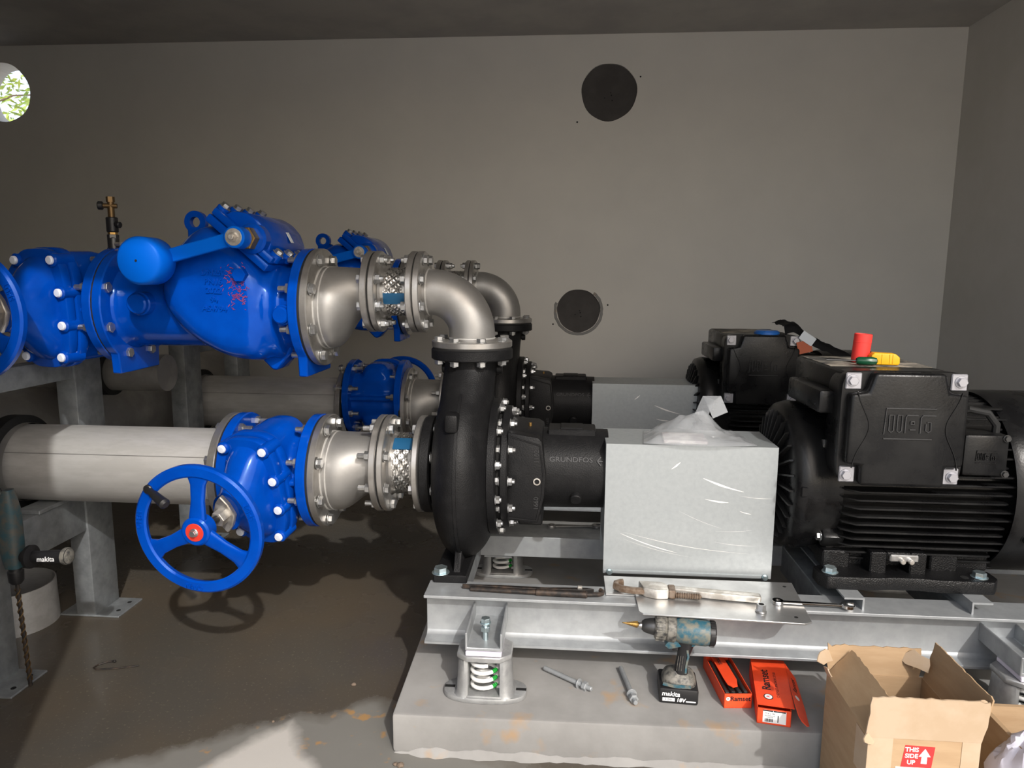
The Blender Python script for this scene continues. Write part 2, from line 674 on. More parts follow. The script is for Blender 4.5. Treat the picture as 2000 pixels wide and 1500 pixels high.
# front wall: two piers and a lintel round the wide door the photograph was taken through
b = B()
DOOR_L, DOOR_R, DOOR_H = -0.82, 2.8, 2.99
box(b, XL - 0.2, DOOR_L, YF - 0.2, YF, 0, CEILZ)
box(b, DOOR_R, XR + 0.2, YF - 0.2, YF, 0, CEILZ)
box(b, DOOR_L, DOOR_R, YF - 0.2, YF, DOOR_H, CEILZ)
struct('wall_front', b, WALLR)
b = B()
box(b, -40, 40, -40, YF - 0.2, -0.15, -0.01)
struct('yard', b, YARD)
b = B()
box(b, -40, 40, WB + 0.2, 40, -0.6, -0.3)
struct('back_yard', b, YARD)

HOLES = [(0.572, 2.692, 0.188), (0.394, 1.212, 0.153), (-3.79, 2.747, 0.205)]


def wall_with_holes():
    bm = B()
    loops = {}
    for y in (WB, WB + 0.2):
        edges = []
        rect = [bm.verts.new(p) for p in ((XL - .2, y, 0), (XR + .2, y, 0), (XR + .2, y, CEILZ), (XL - .2, y, CEILZ))]
        edges += [bm.edges.new((rect[i], rect[(i + 1) % 4])) for i in range(4)]
        cs = []
        for hx, hz, hr in HOLES:
            c = []
            for i in range(48):
                a = 2 * PI * i / 48
                rr = hr * (1 + 0.012 * math.sin(3 * a + hx) + 0.008 * math.sin(7 * a))
                c.append(bm.verts.new((hx + rr * math.cos(a), y, hz + rr * math.sin(a))))
            edges += [bm.edges.new((c[i], c[(i + 1) % 48])) for i in range(48)]
            cs.append(c)
        bmesh.ops.triangle_fill(bm, use_beauty=True, use_dissolve=False, edges=edges)
        loops[y] = cs
    for c0, c1 in zip(loops[WB], loops[WB + 0.2]):
        for i in range(48):
            j = (i + 1) % 48
            bm.faces.new((c0[i], c0[j], c1[j], c1[i]))
    bmesh.ops.recalc_face_normals(bm, faces=bm.faces[:])
    return bm


wall = struct('wall_back', wall_with_holes(), WALLM)
for hx, hz, hr in HOLES[:2]:
    b = B()
    disc(b, 0.015, 0.06, hr * 1.03, 0.002, 48, T(hx, WB, hz) @ AX_Y)
    p = struct('hole_infill', b, HOLEC, wall)
    for k in range(4):
        b = B()
        disc(b, -0.001, 0.004, 0.0035 + 0.001 * (k % 2), 0.0005, 8)
        a = [(-.05, -.06), (.03, -.03), (.02, .0), (.04, -.09)][k]
        link('tie_hole', mesh('tie_hole', b, DARK), p, T(hx + a[0] * hr * 3, WB + 0.014, hz + a[1] * hr * 3) @ AX_Y)
for hx, hz in ((0.36, 2.50), (0.78, 2.79), (0.215, 1.115), (0.60, 1.255)):
    b = B()
    disc(b, -0.001, 0.004, 0.006, 0.001, 10)
    link('anchor_hole', mesh('anchor_hole', b, DARK), wall, T(hx, WB, hz) @ AX_Y)
# crumbled mortar lip round the lower opening
b = B()
hx, hz, hr = HOLES[1]
pts = []
for i in range(40):
    a = rad(-200 + 250 * i / 39)
    pts.append((hx + (hr + 0.012 + 0.006 * noise.noise((i * 0.6, 0, 0))) * math.cos(a), WB - 0.001, hz + (hr + 0.012 + 0.006 * noise.noise((i * .6, 4, 0))) * math.sin(a)))
sweep(b, pts, [(-0.010, -0.002), (0.011, -0.002), (0.008, 0.003), (-0.006, 0.003)], up=(0, -1, 0))
struct('mortar_lip', b, PADM, wall)

# concrete plinth
b = B()
prism(b, [(-0.194, -0.643), (2.5, -0.60), (2.5, 2.1), (-0.25, 2.1)], 0.128, bev=0.010, seg=2)
pad = struct('plinth', b, PADM, smooth=True)
b = B()
rings = []
for i in range(121):
    x = -0.188 + 2.6 * i / 120
    y0 = -0.6425 + 0.016 * (x + 0.194)
    k = (0.35 + 0.65 * abs(noise.noise((x * 7, 0, 0))) + 0.25 * noise.noise((x * 31, 3, 0))) * min(1.0, (i + 0.3) / 4)
    k = max(k, 0.05)
    rings.append([(x, y0 + 0.004, 0.0), (x, y0 - 0.030 * k, 0.0), (x, y0 - 0.020 * k, 0.010 * k), (x, y0 - 0.004 * k, 0.034 * k), (x, y0 + 0.004, 0.036 * k)])
loft(b, rings)
link('mortar_fillet', mesh('mortar_fillet', b, PADM), pad)

# trees beyond the back wall, seen through the round opening
def tree(loc, label, seed):
    rnd = random.Random(seed)
    t = thing('tree', label, 'tree', loc, 'trees outside the opening')
    b = B()
    tube(b, [(0, 0, 0), (0.1, 0, 1.5), (0.0, 0.1, 3.0), (0.2, 0, 5.2)], 0.06, 8)
    for k in range(9):
        z = 2.0 + 0.4 * k
        a = rnd.uniform(0, 6.28)
        tube(b, [(0.05, 0, z), (1.0 * math.cos(a), 1.0 * math.sin(a), z + 0.5), (1.9 * math.cos(a), 1.9 * math.sin(a), z + 0.6)], 0.014, 5)
    part('trunk', b, BARK, t)
    b = B()
    for k in range(5200):
        c = Vector((rnd.gauss(0, 1.0), rnd.gauss(0, 0.8), rnd.uniform(1.6, 6.0)))
        d = Vector((rnd.uniform(-1, 1), rnd.uniform(-1, 1), rnd.uniform(-0.7, 0.2))).normalized()
        s = d.cross(Vector((0.2, 0.9, 0.4))).normalized()
        L = rnd.uniform(0.10, 0.22)
        wd = L * 0.13
        vs = [b.verts.new(c + q) for q in (Vector(), d * L * 0.4 + s * wd, d * L, d * L * 0.4 - s * wd)]
        b.faces.new(vs)
    f = part('foliage', b, LEAF, t, smooth=False)
    f['kind'] = 'stuff'


tree((-9.3, 8.0, -0.3), 'green leafy tree outside, seen through the bright round wall opening', 3)


# ------------------------------------------------------------------ pipework builders (all run along X)
def flange(parent, x0, x1, r, m, ri=0.0, name='flange'):
    b = B()
    disc(b, x0, x1, r, 0.003, 56, ri=ri)
    return part(name, b, m, parent)


def gasket(parent, x, r):
    b = B()
    disc(b, x - 0.004, x + 0.004, r, 0.001, 48)
    return part('gasket', b, RUBBER, parent)


R250, R200, R150 = 0.216, 0.183, 0.148
Z_LOW, Z_PUMP, Z_UP, Z_UPJ = 0.708, 0.744, 1.332, 1.392
GV_X, GV_H = -0.773, 0.165        # lower gate valve centre, half face to face


def suction_pipe():
    t = thing('suction_pipe', 'brushed stainless pipe, sunlit, running left from the low valve handwheel', 'pipe', (-1.45, 0, Z_LOW))
    b = B()
    lathe(b, [(-0.47, 0.150), (0.485, 0.150), (0.485, 0.143), (-0.47, 0.143)], 64, closed=True)
    part('pipe_wall', b, STEEL, t)
    b = B()
    box(b, -0.41, 0.48, -0.0015, 0.0015, 0.1495, 0.1508, M=RX(62))
    part('weld_seam', b, STEELD, t)
    b = B()
    lathe(b, [(-0.445, 0.15), (-0.445, 0.175), (-0.438, 0.186), (-0.385, 0.186), (-0.378, 0.175), (-0.378, 0.15)], 64, closed=True)
    part('rubber_ring', b, RUBBER, t, label='black rubber coupling ring')
    flange(t, 0.478, 0.507, R250, SSF)
    gasket(t, 0.511, R250 - 0.004)
    return t


def wheel_parts(t, M, R=0.211):
    """spoked handwheel in the local XZ plane, facing -Y."""
    b = B()
    path = [(R * math.cos(2 * PI * i / 64), 0, R * math.sin(2 * PI * i / 64)) for i in range(64)]
    rr = 0.90
    for i in range(1):
        # rim: rounded trapezoid section, swept round the wheel axis
        prof = [(-0.013, R - 0.024), (-0.013, R + 0.004), (-0.006, R + 0.011), (0.010, R + 0.011), (0.016, R + 0.004), (0.016, R - 0.016), (0.008, R - 0.026), (-0.008, R - 0.030)]
        lathe(b, prof, 72, AX_Y, closed=True)
    wheel = part('handwheel', b, BLUE, t, M)
    for a in (86, 206, 326):
        b = B()
        rings = []
        for s, wd, th in ((0.03, 0.030, 0.012), (0.10, 0.023, 0.010), (0.155, 0.026, 0.010), (0.178, 0.036, 0.010), (0.196, 0.058, 0.009)):
            y = 0.004 - 0.012 * (1 - s / 0.2)
            sec = superel(wd, th, 16, 3)
            rings.append([(s, y + q[1], q[0]) for q in sec])
        loft(b, rings)
        part('spoke', b, BLUE, wheel, RY(-a))
    b = B()
    disc(b, -0.026, 0.028, 0.049, 0.006, 32, AX_Y)
    part('hub', b, BLUE, wheel)
    b = B()
    disc(b, -0.0285, -0.024, 0.031, 0.001, 32, AX_Y)
    part('hub_disc', b, REDDISC, wheel, label='red plastic disc')
    b = B()
    disc(b, -0.0315, -0.027, 0.0145, 0.001, 20, AX_Y)
    hexa(b, (0, -0.0315, 0), (0, -0.042, 0), 0.019)
    part('hub_nut', b, ZINC, wheel)
    for k, (s, a) in enumerate((('OPEN', 172), ('SHUT', 22), ('OPEN', 262))):
        me = text_mesh(s, 0.024, 0.003, BLUE, 0.0004)
        link('rim_lettering', me, wheel, RY(-a) @ T(R - 0.009, -0.013, 0) @ FACE @ RZ(-90 if k != 1 else 90))
    return wheel


def crank(wheel, R, a):
    b = B()
    x, z = R * math.cos(rad(a)), R * math.sin(rad(a))
    x2, z2 = x + 0.0, z
    disc(b, -0.020, 0.006, 0.016, 0.003, 20, T(x, 0, z) @ AX_Y)
    d = Vector((0.092, -0.050, -0.030))
    p = Vector((x, -0.014, z))
    cyl(b, p, p + d * 0.32, 0.010, 14, r2=0.012)
    cyl(b, p + d * 0.30, p + d * 0.95, 0.0135, 16, r2=0.0175, bev=0.003)
    cyl(b, p + d * 0.93, p + d * 1.0, 0.0165, 16, r2=0.012, bev=0.002)
    part('crank_handle', b, PLAST, wheel, label='black crank handle')


def gate_valve(label, loc, tilt, yaw, crank_on=True, rz=0):
    t = thing('gate_valve', label, 'valve', loc, rz=rz)
    h = GV_H
    b = B()
    lathe(b, [(-h, 0.0), (-h, 0.128), (-h + 0.02, 0.150), (-0.10, 0.142), (-0.05, 0.150), (0.05, 0.150), (0.10, 0.142), (h - 0.02, 0.150), (h, 0.128), (h, 0.0)], 48)
    M = RZ(yaw) @ RX(tilt)
    out = superel(0.100, 0.205, 40, 3.0)
    rings = []
    for y, s in ((0.115, 0.5), (0.105, 0.78), (0.075, 0.95), (0.02, 1.0), (-0.135, 1.0)):
        rings.append([(p[0] * s, y, p[1] * s) for p in out])
    loft(b, rings, M)
    for z in (0.0,):
        box(b, -h + 0.01, h - 0.01, -0.168, 0.168, -0.011, 0.011, 0.004, M=RX(4))
    part('body', cast_blend(b, 0.007, 8), BLUE, t, ang=60)
    for s in (-1, 1):
        b = B()
        x0, x1 = (-h - 0.0, -h + 0.036) if s < 0 else (h - 0.036, h)
        disc(b, x0, x1, R250, 0.004, 56)
        part('flange', b, BLUE, t)
    # bonnet joint: two stacked rims with bolt lugs, white caps on the bolts
    b = B()
    caps = [(sx * 0.084, sz * 0.172) for sx in (-1, 1) for sz in (-1, 1)] + [(sx * 0.104, sz * 0.058) for sx in (-1, 1) for sz in (-1, 1)]
    for y0, y1, a_, c_ in ((-0.112, -0.150, 0.126, 0.218), (-0.154, -0.190, 0.121, 0.213)):
        prism(b, superel(a_, c_, 48, 3.2), -y1, M @ FACE, 0.006, 2, h0=-y0)
    for cx, cz in caps:
        cyl(b, M @ Vector((cx, -0.118, cz)), M @ Vector((cx, -0.199, cz)), 0.024, 18, bev=0.004)
    part('bonnet_flange', b, BLUE, t)
    b = B()
    for cx, cz in caps:
        pass
    b.free()
    capm = None
    for cx, cz in caps:
        if capm is None:
            b = B()
            lathe(b, [(0, 0), (0, 0.0155), (0.006, 0.0155), (0.0095, 0.0125), (0.0105, 0.0)], 18)
            capm = mesh('bolt_cap', b, WHITECAP)
        link('bolt_cap', capm, t, M @ T(cx, -0.199, cz) @ RZ(-90))
    # dome
    b = B()
    rings = []
    for y, a_, c_, e in ((-0.185, 0.086, 0.186, 3.0), (-0.20, 0.084, 0.178, 2.8), (-0.235, 0.078, 0.150, 2.5), (-0.27, 0.068, 0.112, 2.2), (-0.298, 0.058, 0.082, 2.1), (-0.315, 0.055, 0.072, 2.0), (-0.335, 0.054, 0.068, 2.0)):
        rings.append([(p[0], y, p[1]) for p in superel(a_, c_, 40, e)])
    loft(b, rings, M)
    part('bonnet', b, BLUE, t)
    b = B()
    prism(b, superel(0.044, 0.072, 8, 1.3), 0.352, M @ FACE, 0.003, 1, h0=0.333)
    hexa(b, M @ Vector((0, -0.350, 0)), M @ Vector((0, -0.385, 0)), 0.048)
    part('gland_plate', b, ALU, t, label='grey metal gland plate and packing nut')
    wpos = Vector((0.455 * math.sin(rad(yaw)), -0.452, -0.395 * math.sin(rad(tilt))))
    b = B()
    cyl(b, M @ Vector((0, -0.35, 0)), wpos, 0.013, 14)
    part('stem', b, CHUCK, t)
    wheel = wheel_parts(t, T(*wpos) @ RZ(yaw * 0.25) @ RX(tilt * 0.25))
    if crank_on:
        crank(wheel, 0.207, 139)
    # flow marks cast on the rim
    for k, (s, z) in enumerate((('PN16', 0.115), ('250', -0.115))):
        link('cast_lettering', text_mesh(s, 0.020, 0.0015, BLUE), t, M @ T(0.1075, -0.17, z * 0.0 + (0.0 if k == 0 else -0.115)) @ RZ(90) @ FACE @ RZ(-90))
    return t


def ecc_reducer(label, loc, L, r1, R1, r2, R2, dz):
    """large flange at local x=0, small flange at x=L whose axis sits dz higher (flat top)."""
    t = thing('eccentric_reducer', label, 'pipe reducer', loc)
    b = B()
    rings = []
    n = 56
    for s in range(0, 15):
        u = s / 14
        x = 0.022 + (L - 0.042) * u
        k = 0.0 if u < 0.22 else (1.0 if u > 0.9 else (lambda q: q * q * (3 - 2 * q))((u - 0.22) / 0.68))
        r = r1 + (r2 - r1) * k
        z = dz * k
        rings.append([(x, r * math.cos(2 * PI * i / n), z + r * math.sin(2 * PI * i / n)) for i in range(n)])
    loft(b, rings)
    part('reducer_cone', b, STEELD, t)
    for x, z, r in ((0.045, 0.0, r1), (L - 0.036, dz, r2), (0.027, 0, r1 + 0.002), (L - 0.022, dz, r2 + 0.002)):
        b = B()
        lathe(b, [(x - 0.004, r - 0.002), (x - 0.002, r + 0.002), (x + 0.002, r + 0.002), (x + 0.004, r - 0.002)], 48, T(0, 0, z), closed=True)
        part('weld_bead', b, STEEL, t)
    b = B()
    disc(b, 0.0, 0.026, R1, 0.003, 64)
    part('flange', b, SSF, t)
    b = B()
    disc(b, L - 0.024, L, R2, 0.003, 64, T(0, 0, dz))
    part('flange', b, SSF, t)
    return t


def flex_joint(label, loc, L, r, R, sticker_ang, m=SSF):
    t = thing('flexible_connector', label, 'pipe connector', loc)
    flange(t, 0.0, 0.022, R, m)
    flange(t, L - 0.022, L, R, m)
    b = B()
    lathe(b, [(0.018, r + 0.018), (0.030, r + 0.008), (L * 0.30, r + 0.008), (L * 0.30 + 0.002, r + 0.002), (L * 0.70, r + 0.002), (L * 0.70 + 0.002, r + 0.008), (L - 0.03, r + 0.008), (L - 0.018, r + 0.018)], 56)
    part('collar', b, SSF, t)
    # woven braid: two sets of flat helical ribbons, over and under
    b = B()
    n = 34
    x0, x1 = L * 0.27, L * 0.73
    tw = 2 * PI * 4.0 / n
    for sgn in (1, -1):
        for k in range(n):
            base = 2 * PI * k / n
            prev = None
            for s in range(9):
                u = s / 8
                a = base + sgn * tw * u
                x = x0 + (x1 - x0) * u
                rr = r + 0.0065 + 0.0018 * sgn * math.cos(PI * 4.0 * u * 2 + PI * k)
                wa = 0.40 * 2 * PI / n * 0.5 * 2
                p = [b.verts.new((x + dx, rr2 * math.cos(a + da), rr2 * math.sin(a + da))) for dx, da, rr2 in ((0.0, -wa, rr - 0.0008), (0.0, 0.0, rr + 0.0008), (0.0, wa, rr - 0.0008))]
                if prev:
                    b.faces.new((prev[0], prev[1], p[1], p[0]))
                    b.faces.new((prev[1], prev[2], p[2], p[1]))
                prev = p
    bmesh.ops.recalc_face_normals(b, faces=b.faces[:])
    o = part('braid', b, BRIGHT, t, label='bright woven steel braid')
    o['kind'] = 'stuff'
    b = B()
    lathe(b, [(L * 0.27, r + 0.011), (L * 0.78, r + 0.011)], 10, a0=rad(sticker_ang - 13), a1=rad(sticker_ang + 13))
    part('sticker', b, BLUSTK, t, label='blue foil sticker')
    return t


# ------------------------------------------------------------------ check valve
def foot_flange(r, foot, half):
    pts = []
    a0 = math.degrees(math.asin(half / r))
    for i in range(49):
        a = rad(-90 + a0 + (360 - 2 * a0) * i / 48)
        pts.append((r * math.cos(a), r * math.sin(a)))
    pts += [(-half * 0.96, -foot), (half * 0.96, -foot)]
    return pts


def check_valve():
    x0, x1 = -1.352, -0.612
    cx = -0.98
    t = thing('check_valve', 'large glossy blue check valve with round counterweight on its lever arm', 'valve', (cx, 0, Z_UP))
    YZ = Matrix(((0, 0, 1, 0), (1, 0, 0, 0), (0, 1, 0, 0), (0, 0, 0, 1)))   # polygon XY -> YZ, height -> X
    for xa in (x0 - cx, x1 - cx - 0.034):
        b = B()
        prism(b, foot_flange(R250, 0.245, 0.13), xa + 0.034, YZ, 0.004, 1, h0=xa)
        part('footed_flange', b, BLUE, t)
    gasket(t, x0 - cx - 0.004, R250 - 0.003)
    b = B()
    lathe(b, [(x0 - cx + 0.02, 0.0), (x0 - cx + 0.02, 0.168), (x0 - cx + 0.05, 0.150), (0.10, 0.150), (0.10, 0.0)], 56)
    lathe(b, [(0.10, 0.0), (0.10, 0.152), (x1 - cx - 0.06, 0.152), (x1 - cx - 0.02, 0.170), (x1 - cx - 0.02, 0.0)], 56)
    # bulging body: XZ profile given depth along Y, fat bevels
    prof = [(-0.155, 0.125), (-0.06, 0.255), (0.045, 0.312), (0.245, 0.150), (0.255, 0.02), (0.255, -0.12), (0.215, -0.195), (0.09, -0.185), (-0.04, -0.12), (-0.15, 0.0)]
    rings = []
    c = Vector((0.09, 0.03))
    for y, s in ((-0.205, 0.60), (-0.198, 0.74), (-0.180, 0.87), (-0.145, 0.96), (-0.09, 1.0), (0.09, 1.0), (0.145, 0.96), (0.18, 0.87), (0.198, 0.74), (0.205, 0.60)):
        # smooth the outline by subdividing with Chaikin
        q = [Vector(p) for p in prof]
        for _ in range(3):
            q = [p for i in range(len(q)) for p in (q[i] * 0.78 + q[(i + 1) % len(q)] * 0.22, q[i] * 0.22 + q[(i + 1) % len(q)] * 0.78)]
        rings.append([(c.x + (p.x - c.x) * s, y, c.y + (p.y - c.y) * s) for p in q])
    loft(b, rings)
    # ridge on the outlet side and flange neck
    lathe(b, [(0.195, 0.0), (0.195, 0.15), (0.205, 0.183), (0.240, 0.192), (0.262, 0.180), (0.27, 0.15), (0.27, 0.0)], 56, T(0, 0, -0.005))
    part('body', cast_blend(b, 0.007, 10), BLUE, t, ang=60)
    # support lug under the body
    b = B()
    prism(b, [(0.155, -0.18), (0.285, -0.135), (0.285, -0.16), (0.225, -0.232), (0.205, -0.232)], 0.05, FACE, 0.006, 1, h0=-0.05)
    part('support_lug', b, BLUE, t)
    # slanted cover with bolts down both long sides
    cm = T(0.160, 0, 0.232) @ RY(41)                       # local X down the slope, local Z off the cover
    b = B()
    box(b, -0.135, 0.135, -0.19, 0.19, -0.02, 0.010, 0.006, M=cm, seg=2)
    part('cover_seat', b, BLUE, t)
    b = B()
    box(b, -0.133, 0.133, -0.188, 0.188, 0.012, 0.040, 0.008, M=cm, seg=2)
    rings = []
    for x_, zz in ((-0.10, 0.03), (-0.085, 0.055), (-0.05, 0.078), (0.0, 0.088), (0.05, 0.080), (0.085, 0.055), (0.10, 0.03)):
        pass
    prism(b, [(-0.105, 0.03), (-0.088, 0.066), (-0.045, 0.092), (0.0, 0.100), (0.045, 0.092), (0.088, 0.066), (0.105, 0.03)], 0.165, cm @ FACE, 0.012, 2, h0=-0.165)
    cv = part('cover', b, BLUE, t)
    for yy in (-0.150, -0.055, 0.045, 0.150):
        for sx in (-1, 1):
            b = B()
            cyl(b, (0, 0, 0.02), (0, 0, 0.052), 0.022, 16, bev=0.004)
            part('bolt_boss', b, BLUE, cv, cm @ T(sx * 0.121, yy, 0))
            link('bolt', head_mesh(0.017), cv, cm @ T(sx * 0.121, yy, 0.052) @ AX_Z)
    b = B()
    box(b, -0.02, 0.022, -0.0006, 0.0006, -0.013, 0.013)
    part('maker_label', b, STICK, cv, cm @ T(0.062, 0.02, 0.0865) @ RY(22) @ RX(90), label='small pale paper label')
    # hinge shaft, brass nut, hub, arm, weight
    hx, hz = 0.195, 0.241
    b = B()
    cyl(b, (hx + 0.02, -0.15, hz), (hx + 0.02, -0.205, hz), 0.052, 32, bev=0.008)
    part('hinge_boss', b, BLUE, t)
    b = B()
    hexa(b, (hx + 0.012, -0.200, hz), (hx + 0.010, -0.240, hz), 0.070)
    part('packing_nut', b, BRASS, t, label='brass hex packing nut')
    arm_a = Vector((hx + 0.004, -0.265, hz))
    wpos = Vector((-0.105, -0.265, 0.162))
    b = B()
    cyl(b, (hx + 0.004, -0.232, hz), (hx + 0.004, -0.298, hz), 0.036, 32, bev=0.004)
    part('lever_hub', b, BLUE2, t)
    b = B()
    cyl(b, (hx + 0.004, -0.296, hz), (hx + 0.004, -0.301, hz), 0.0285, 28, bev=0.001)
    hexa(b, (hx + 0.004, -0.300, hz), (hx + 0.004, -0.312, hz), 0.028)
    cyl(b, (hx + 0.004, -0.31, hz), (hx + 0.004, -0.322, hz), 0.009, 14, bev=0.002)
    part('hub_washer', b, ALU, t)
    b = B()
    d = wpos - arm_a
    ang = math.degrees(math.atan2(d.z, d.x))
    M = T(*arm_a) @ RY(-ang)
    box(b, 0.0, d.length, -0.011, 0.011, -0.024, 0.022, 0.003, M=M)
    part('lever_arm', b, BLUE2, t)
    b = B()
    cyl(b, (wpos.x, -0.245, wpos.z), (wpos.x, -0.350, wpos.z), 0.079, 48, bev=0.012)
    wt = part('counterweight', b, BLUE2, t, ang=50)
    b = B()
    cyl(b, (wpos.x - 0.005, -0.349, wpos.z), (wpos.x - 0.005, -0.3515, wpos.z), 0.004, 12)
    part('centre_hole', b, INK, wt)
    # lifting eye behind, plugs, casting marks
    b = B()
    lathe(b, [(-0.012, 0.020), (-0.012, 0.042), (0.012, 0.042), (0.012, 0.020)], 28, T(-0.115, 0.06, 0.315) @ AX_Y, closed=True)
    box(b, -0.145, -0.06, 0.045, 0.075, 0.20, 0.295, 0.004)
    part('lifting_eye', b, BLUE, t)
    for px_, pz, r_ in ((-0.215, 0.015, 0.036), (0.305, -0.020, 0.030)):
        b = B()
        cyl(b, (px_, -0.135, pz), (px_, -0.186, pz), r_ + 0.006, 28, bev=0.004)
        cyl(b, (px_, -0.183, pz), (px_, -0.204, pz), r_, 28, bev=0.005)
        part('plug', b, BLUE, t)
    b = B()
    hexa(b, (0.172, -0.19, 0.118), (0.172, -0.222, 0.118), 0.044)
    part('plug', b, BLUE, t)
    for k, s in enumerate(('DN250', 'PN16', '2022', '94', 'AS4794')):
        link('cast_lettering', text_mesh(s, 0.029, 0.004, BLUE, 0.0006), t, T(0.075, -0.2050, 0.125 - 0.031 * k) @ FACE @ RZ(-2))
    # marker scribble near the plug: thin rough patch of pink chalk
    b = B()
    rnd = random.Random(5)
    for k in range(150):
        u = rnd.random()
        a = Vector((0.150 + rnd.gauss(0, 0.020) + 0.012 * u, -0.2068, 0.135 - 0.11 * u + rnd.gauss(0, 0.016)))
        dv = Vector((rnd.uniform(-1, 1), 0, rnd.uniform(-0.8, 0.8))).normalized() * rnd.uniform(0.005, 0.014)
        n_ = Vector((-dv.z, 0, dv.x)).normalized() * 0.0015
        vs = [b.verts.new(a + q) for q in (-n_, dv - n_ * 0.4, dv + n_ * 0.4, n_)]
        b.faces.new(vs)
    part('chalk_mark', b, CHALK, t, smooth=False, label='pink chalk scribble')
    bm_ = bolt_mesh(0.021, 0.064)
    ring(t, bm_, x0 - cx - 0.004, R250 - 0.030, flip=True)
    return t


CHALK = mat('pink_chalk', (0.12, 0.025, 0.18), 0.8, col2=(0.26, 0.04, 0.10), vscale=30)


def elbow(label):
    t = thing('pipe_elbow', label, 'pipe elbow', (-0.031, 0, 1.19))
    # local: outlet going down at origin; inlet flange face at x=-0.193, z=0.202
    r, Rb = 0.084, 0.150
    zc = Z_UPJ - 1.19
    cx_, cz_ = -Rb, zc - Rb
    path = [(-0.185, 0, zc)]
    for i in range(0, 21):
        a = rad(90 - 90 * i / 20)
        path.append((cx_ + Rb * math.cos(a), 0, cz_ + Rb * math.sin(a)))
    path.append((0, 0, 0.012))
    b = B()
    sweep(b, path, circ(r, 44), up=(0, 1, 0))
    part('bend', b, STEELD, t, ang=60)
    for M_, k in ((T(-0.158, 0, zc), 0), (T(0, 0, 0.036) @ AX_Z, 1)):
        b = B()
        lathe(b, [(-0.004, r - 0.002), (-0.002, r + 0.002), (0.002, r + 0.002), (0.004, r - 0.002)], 44, M_, closed=True)
        part('weld_bead', b, STEEL, t)
    b = B()
    disc(b, -0.193, -0.170, R150, 0.003, 56, T(0, 0, zc))
    part('flange', b, SSF, t)
    b = B()
    disc(b, 0.004, 0.028, R150, 0.003, 56, AX_Z)
    part('flange', b, SSF, t)
    b = B()
    disc(b, -0.002, 0.005, R150 - 0.003, 0.001, 56, AX_Z)
    part('gasket', b, RUBBER, t)
    return t


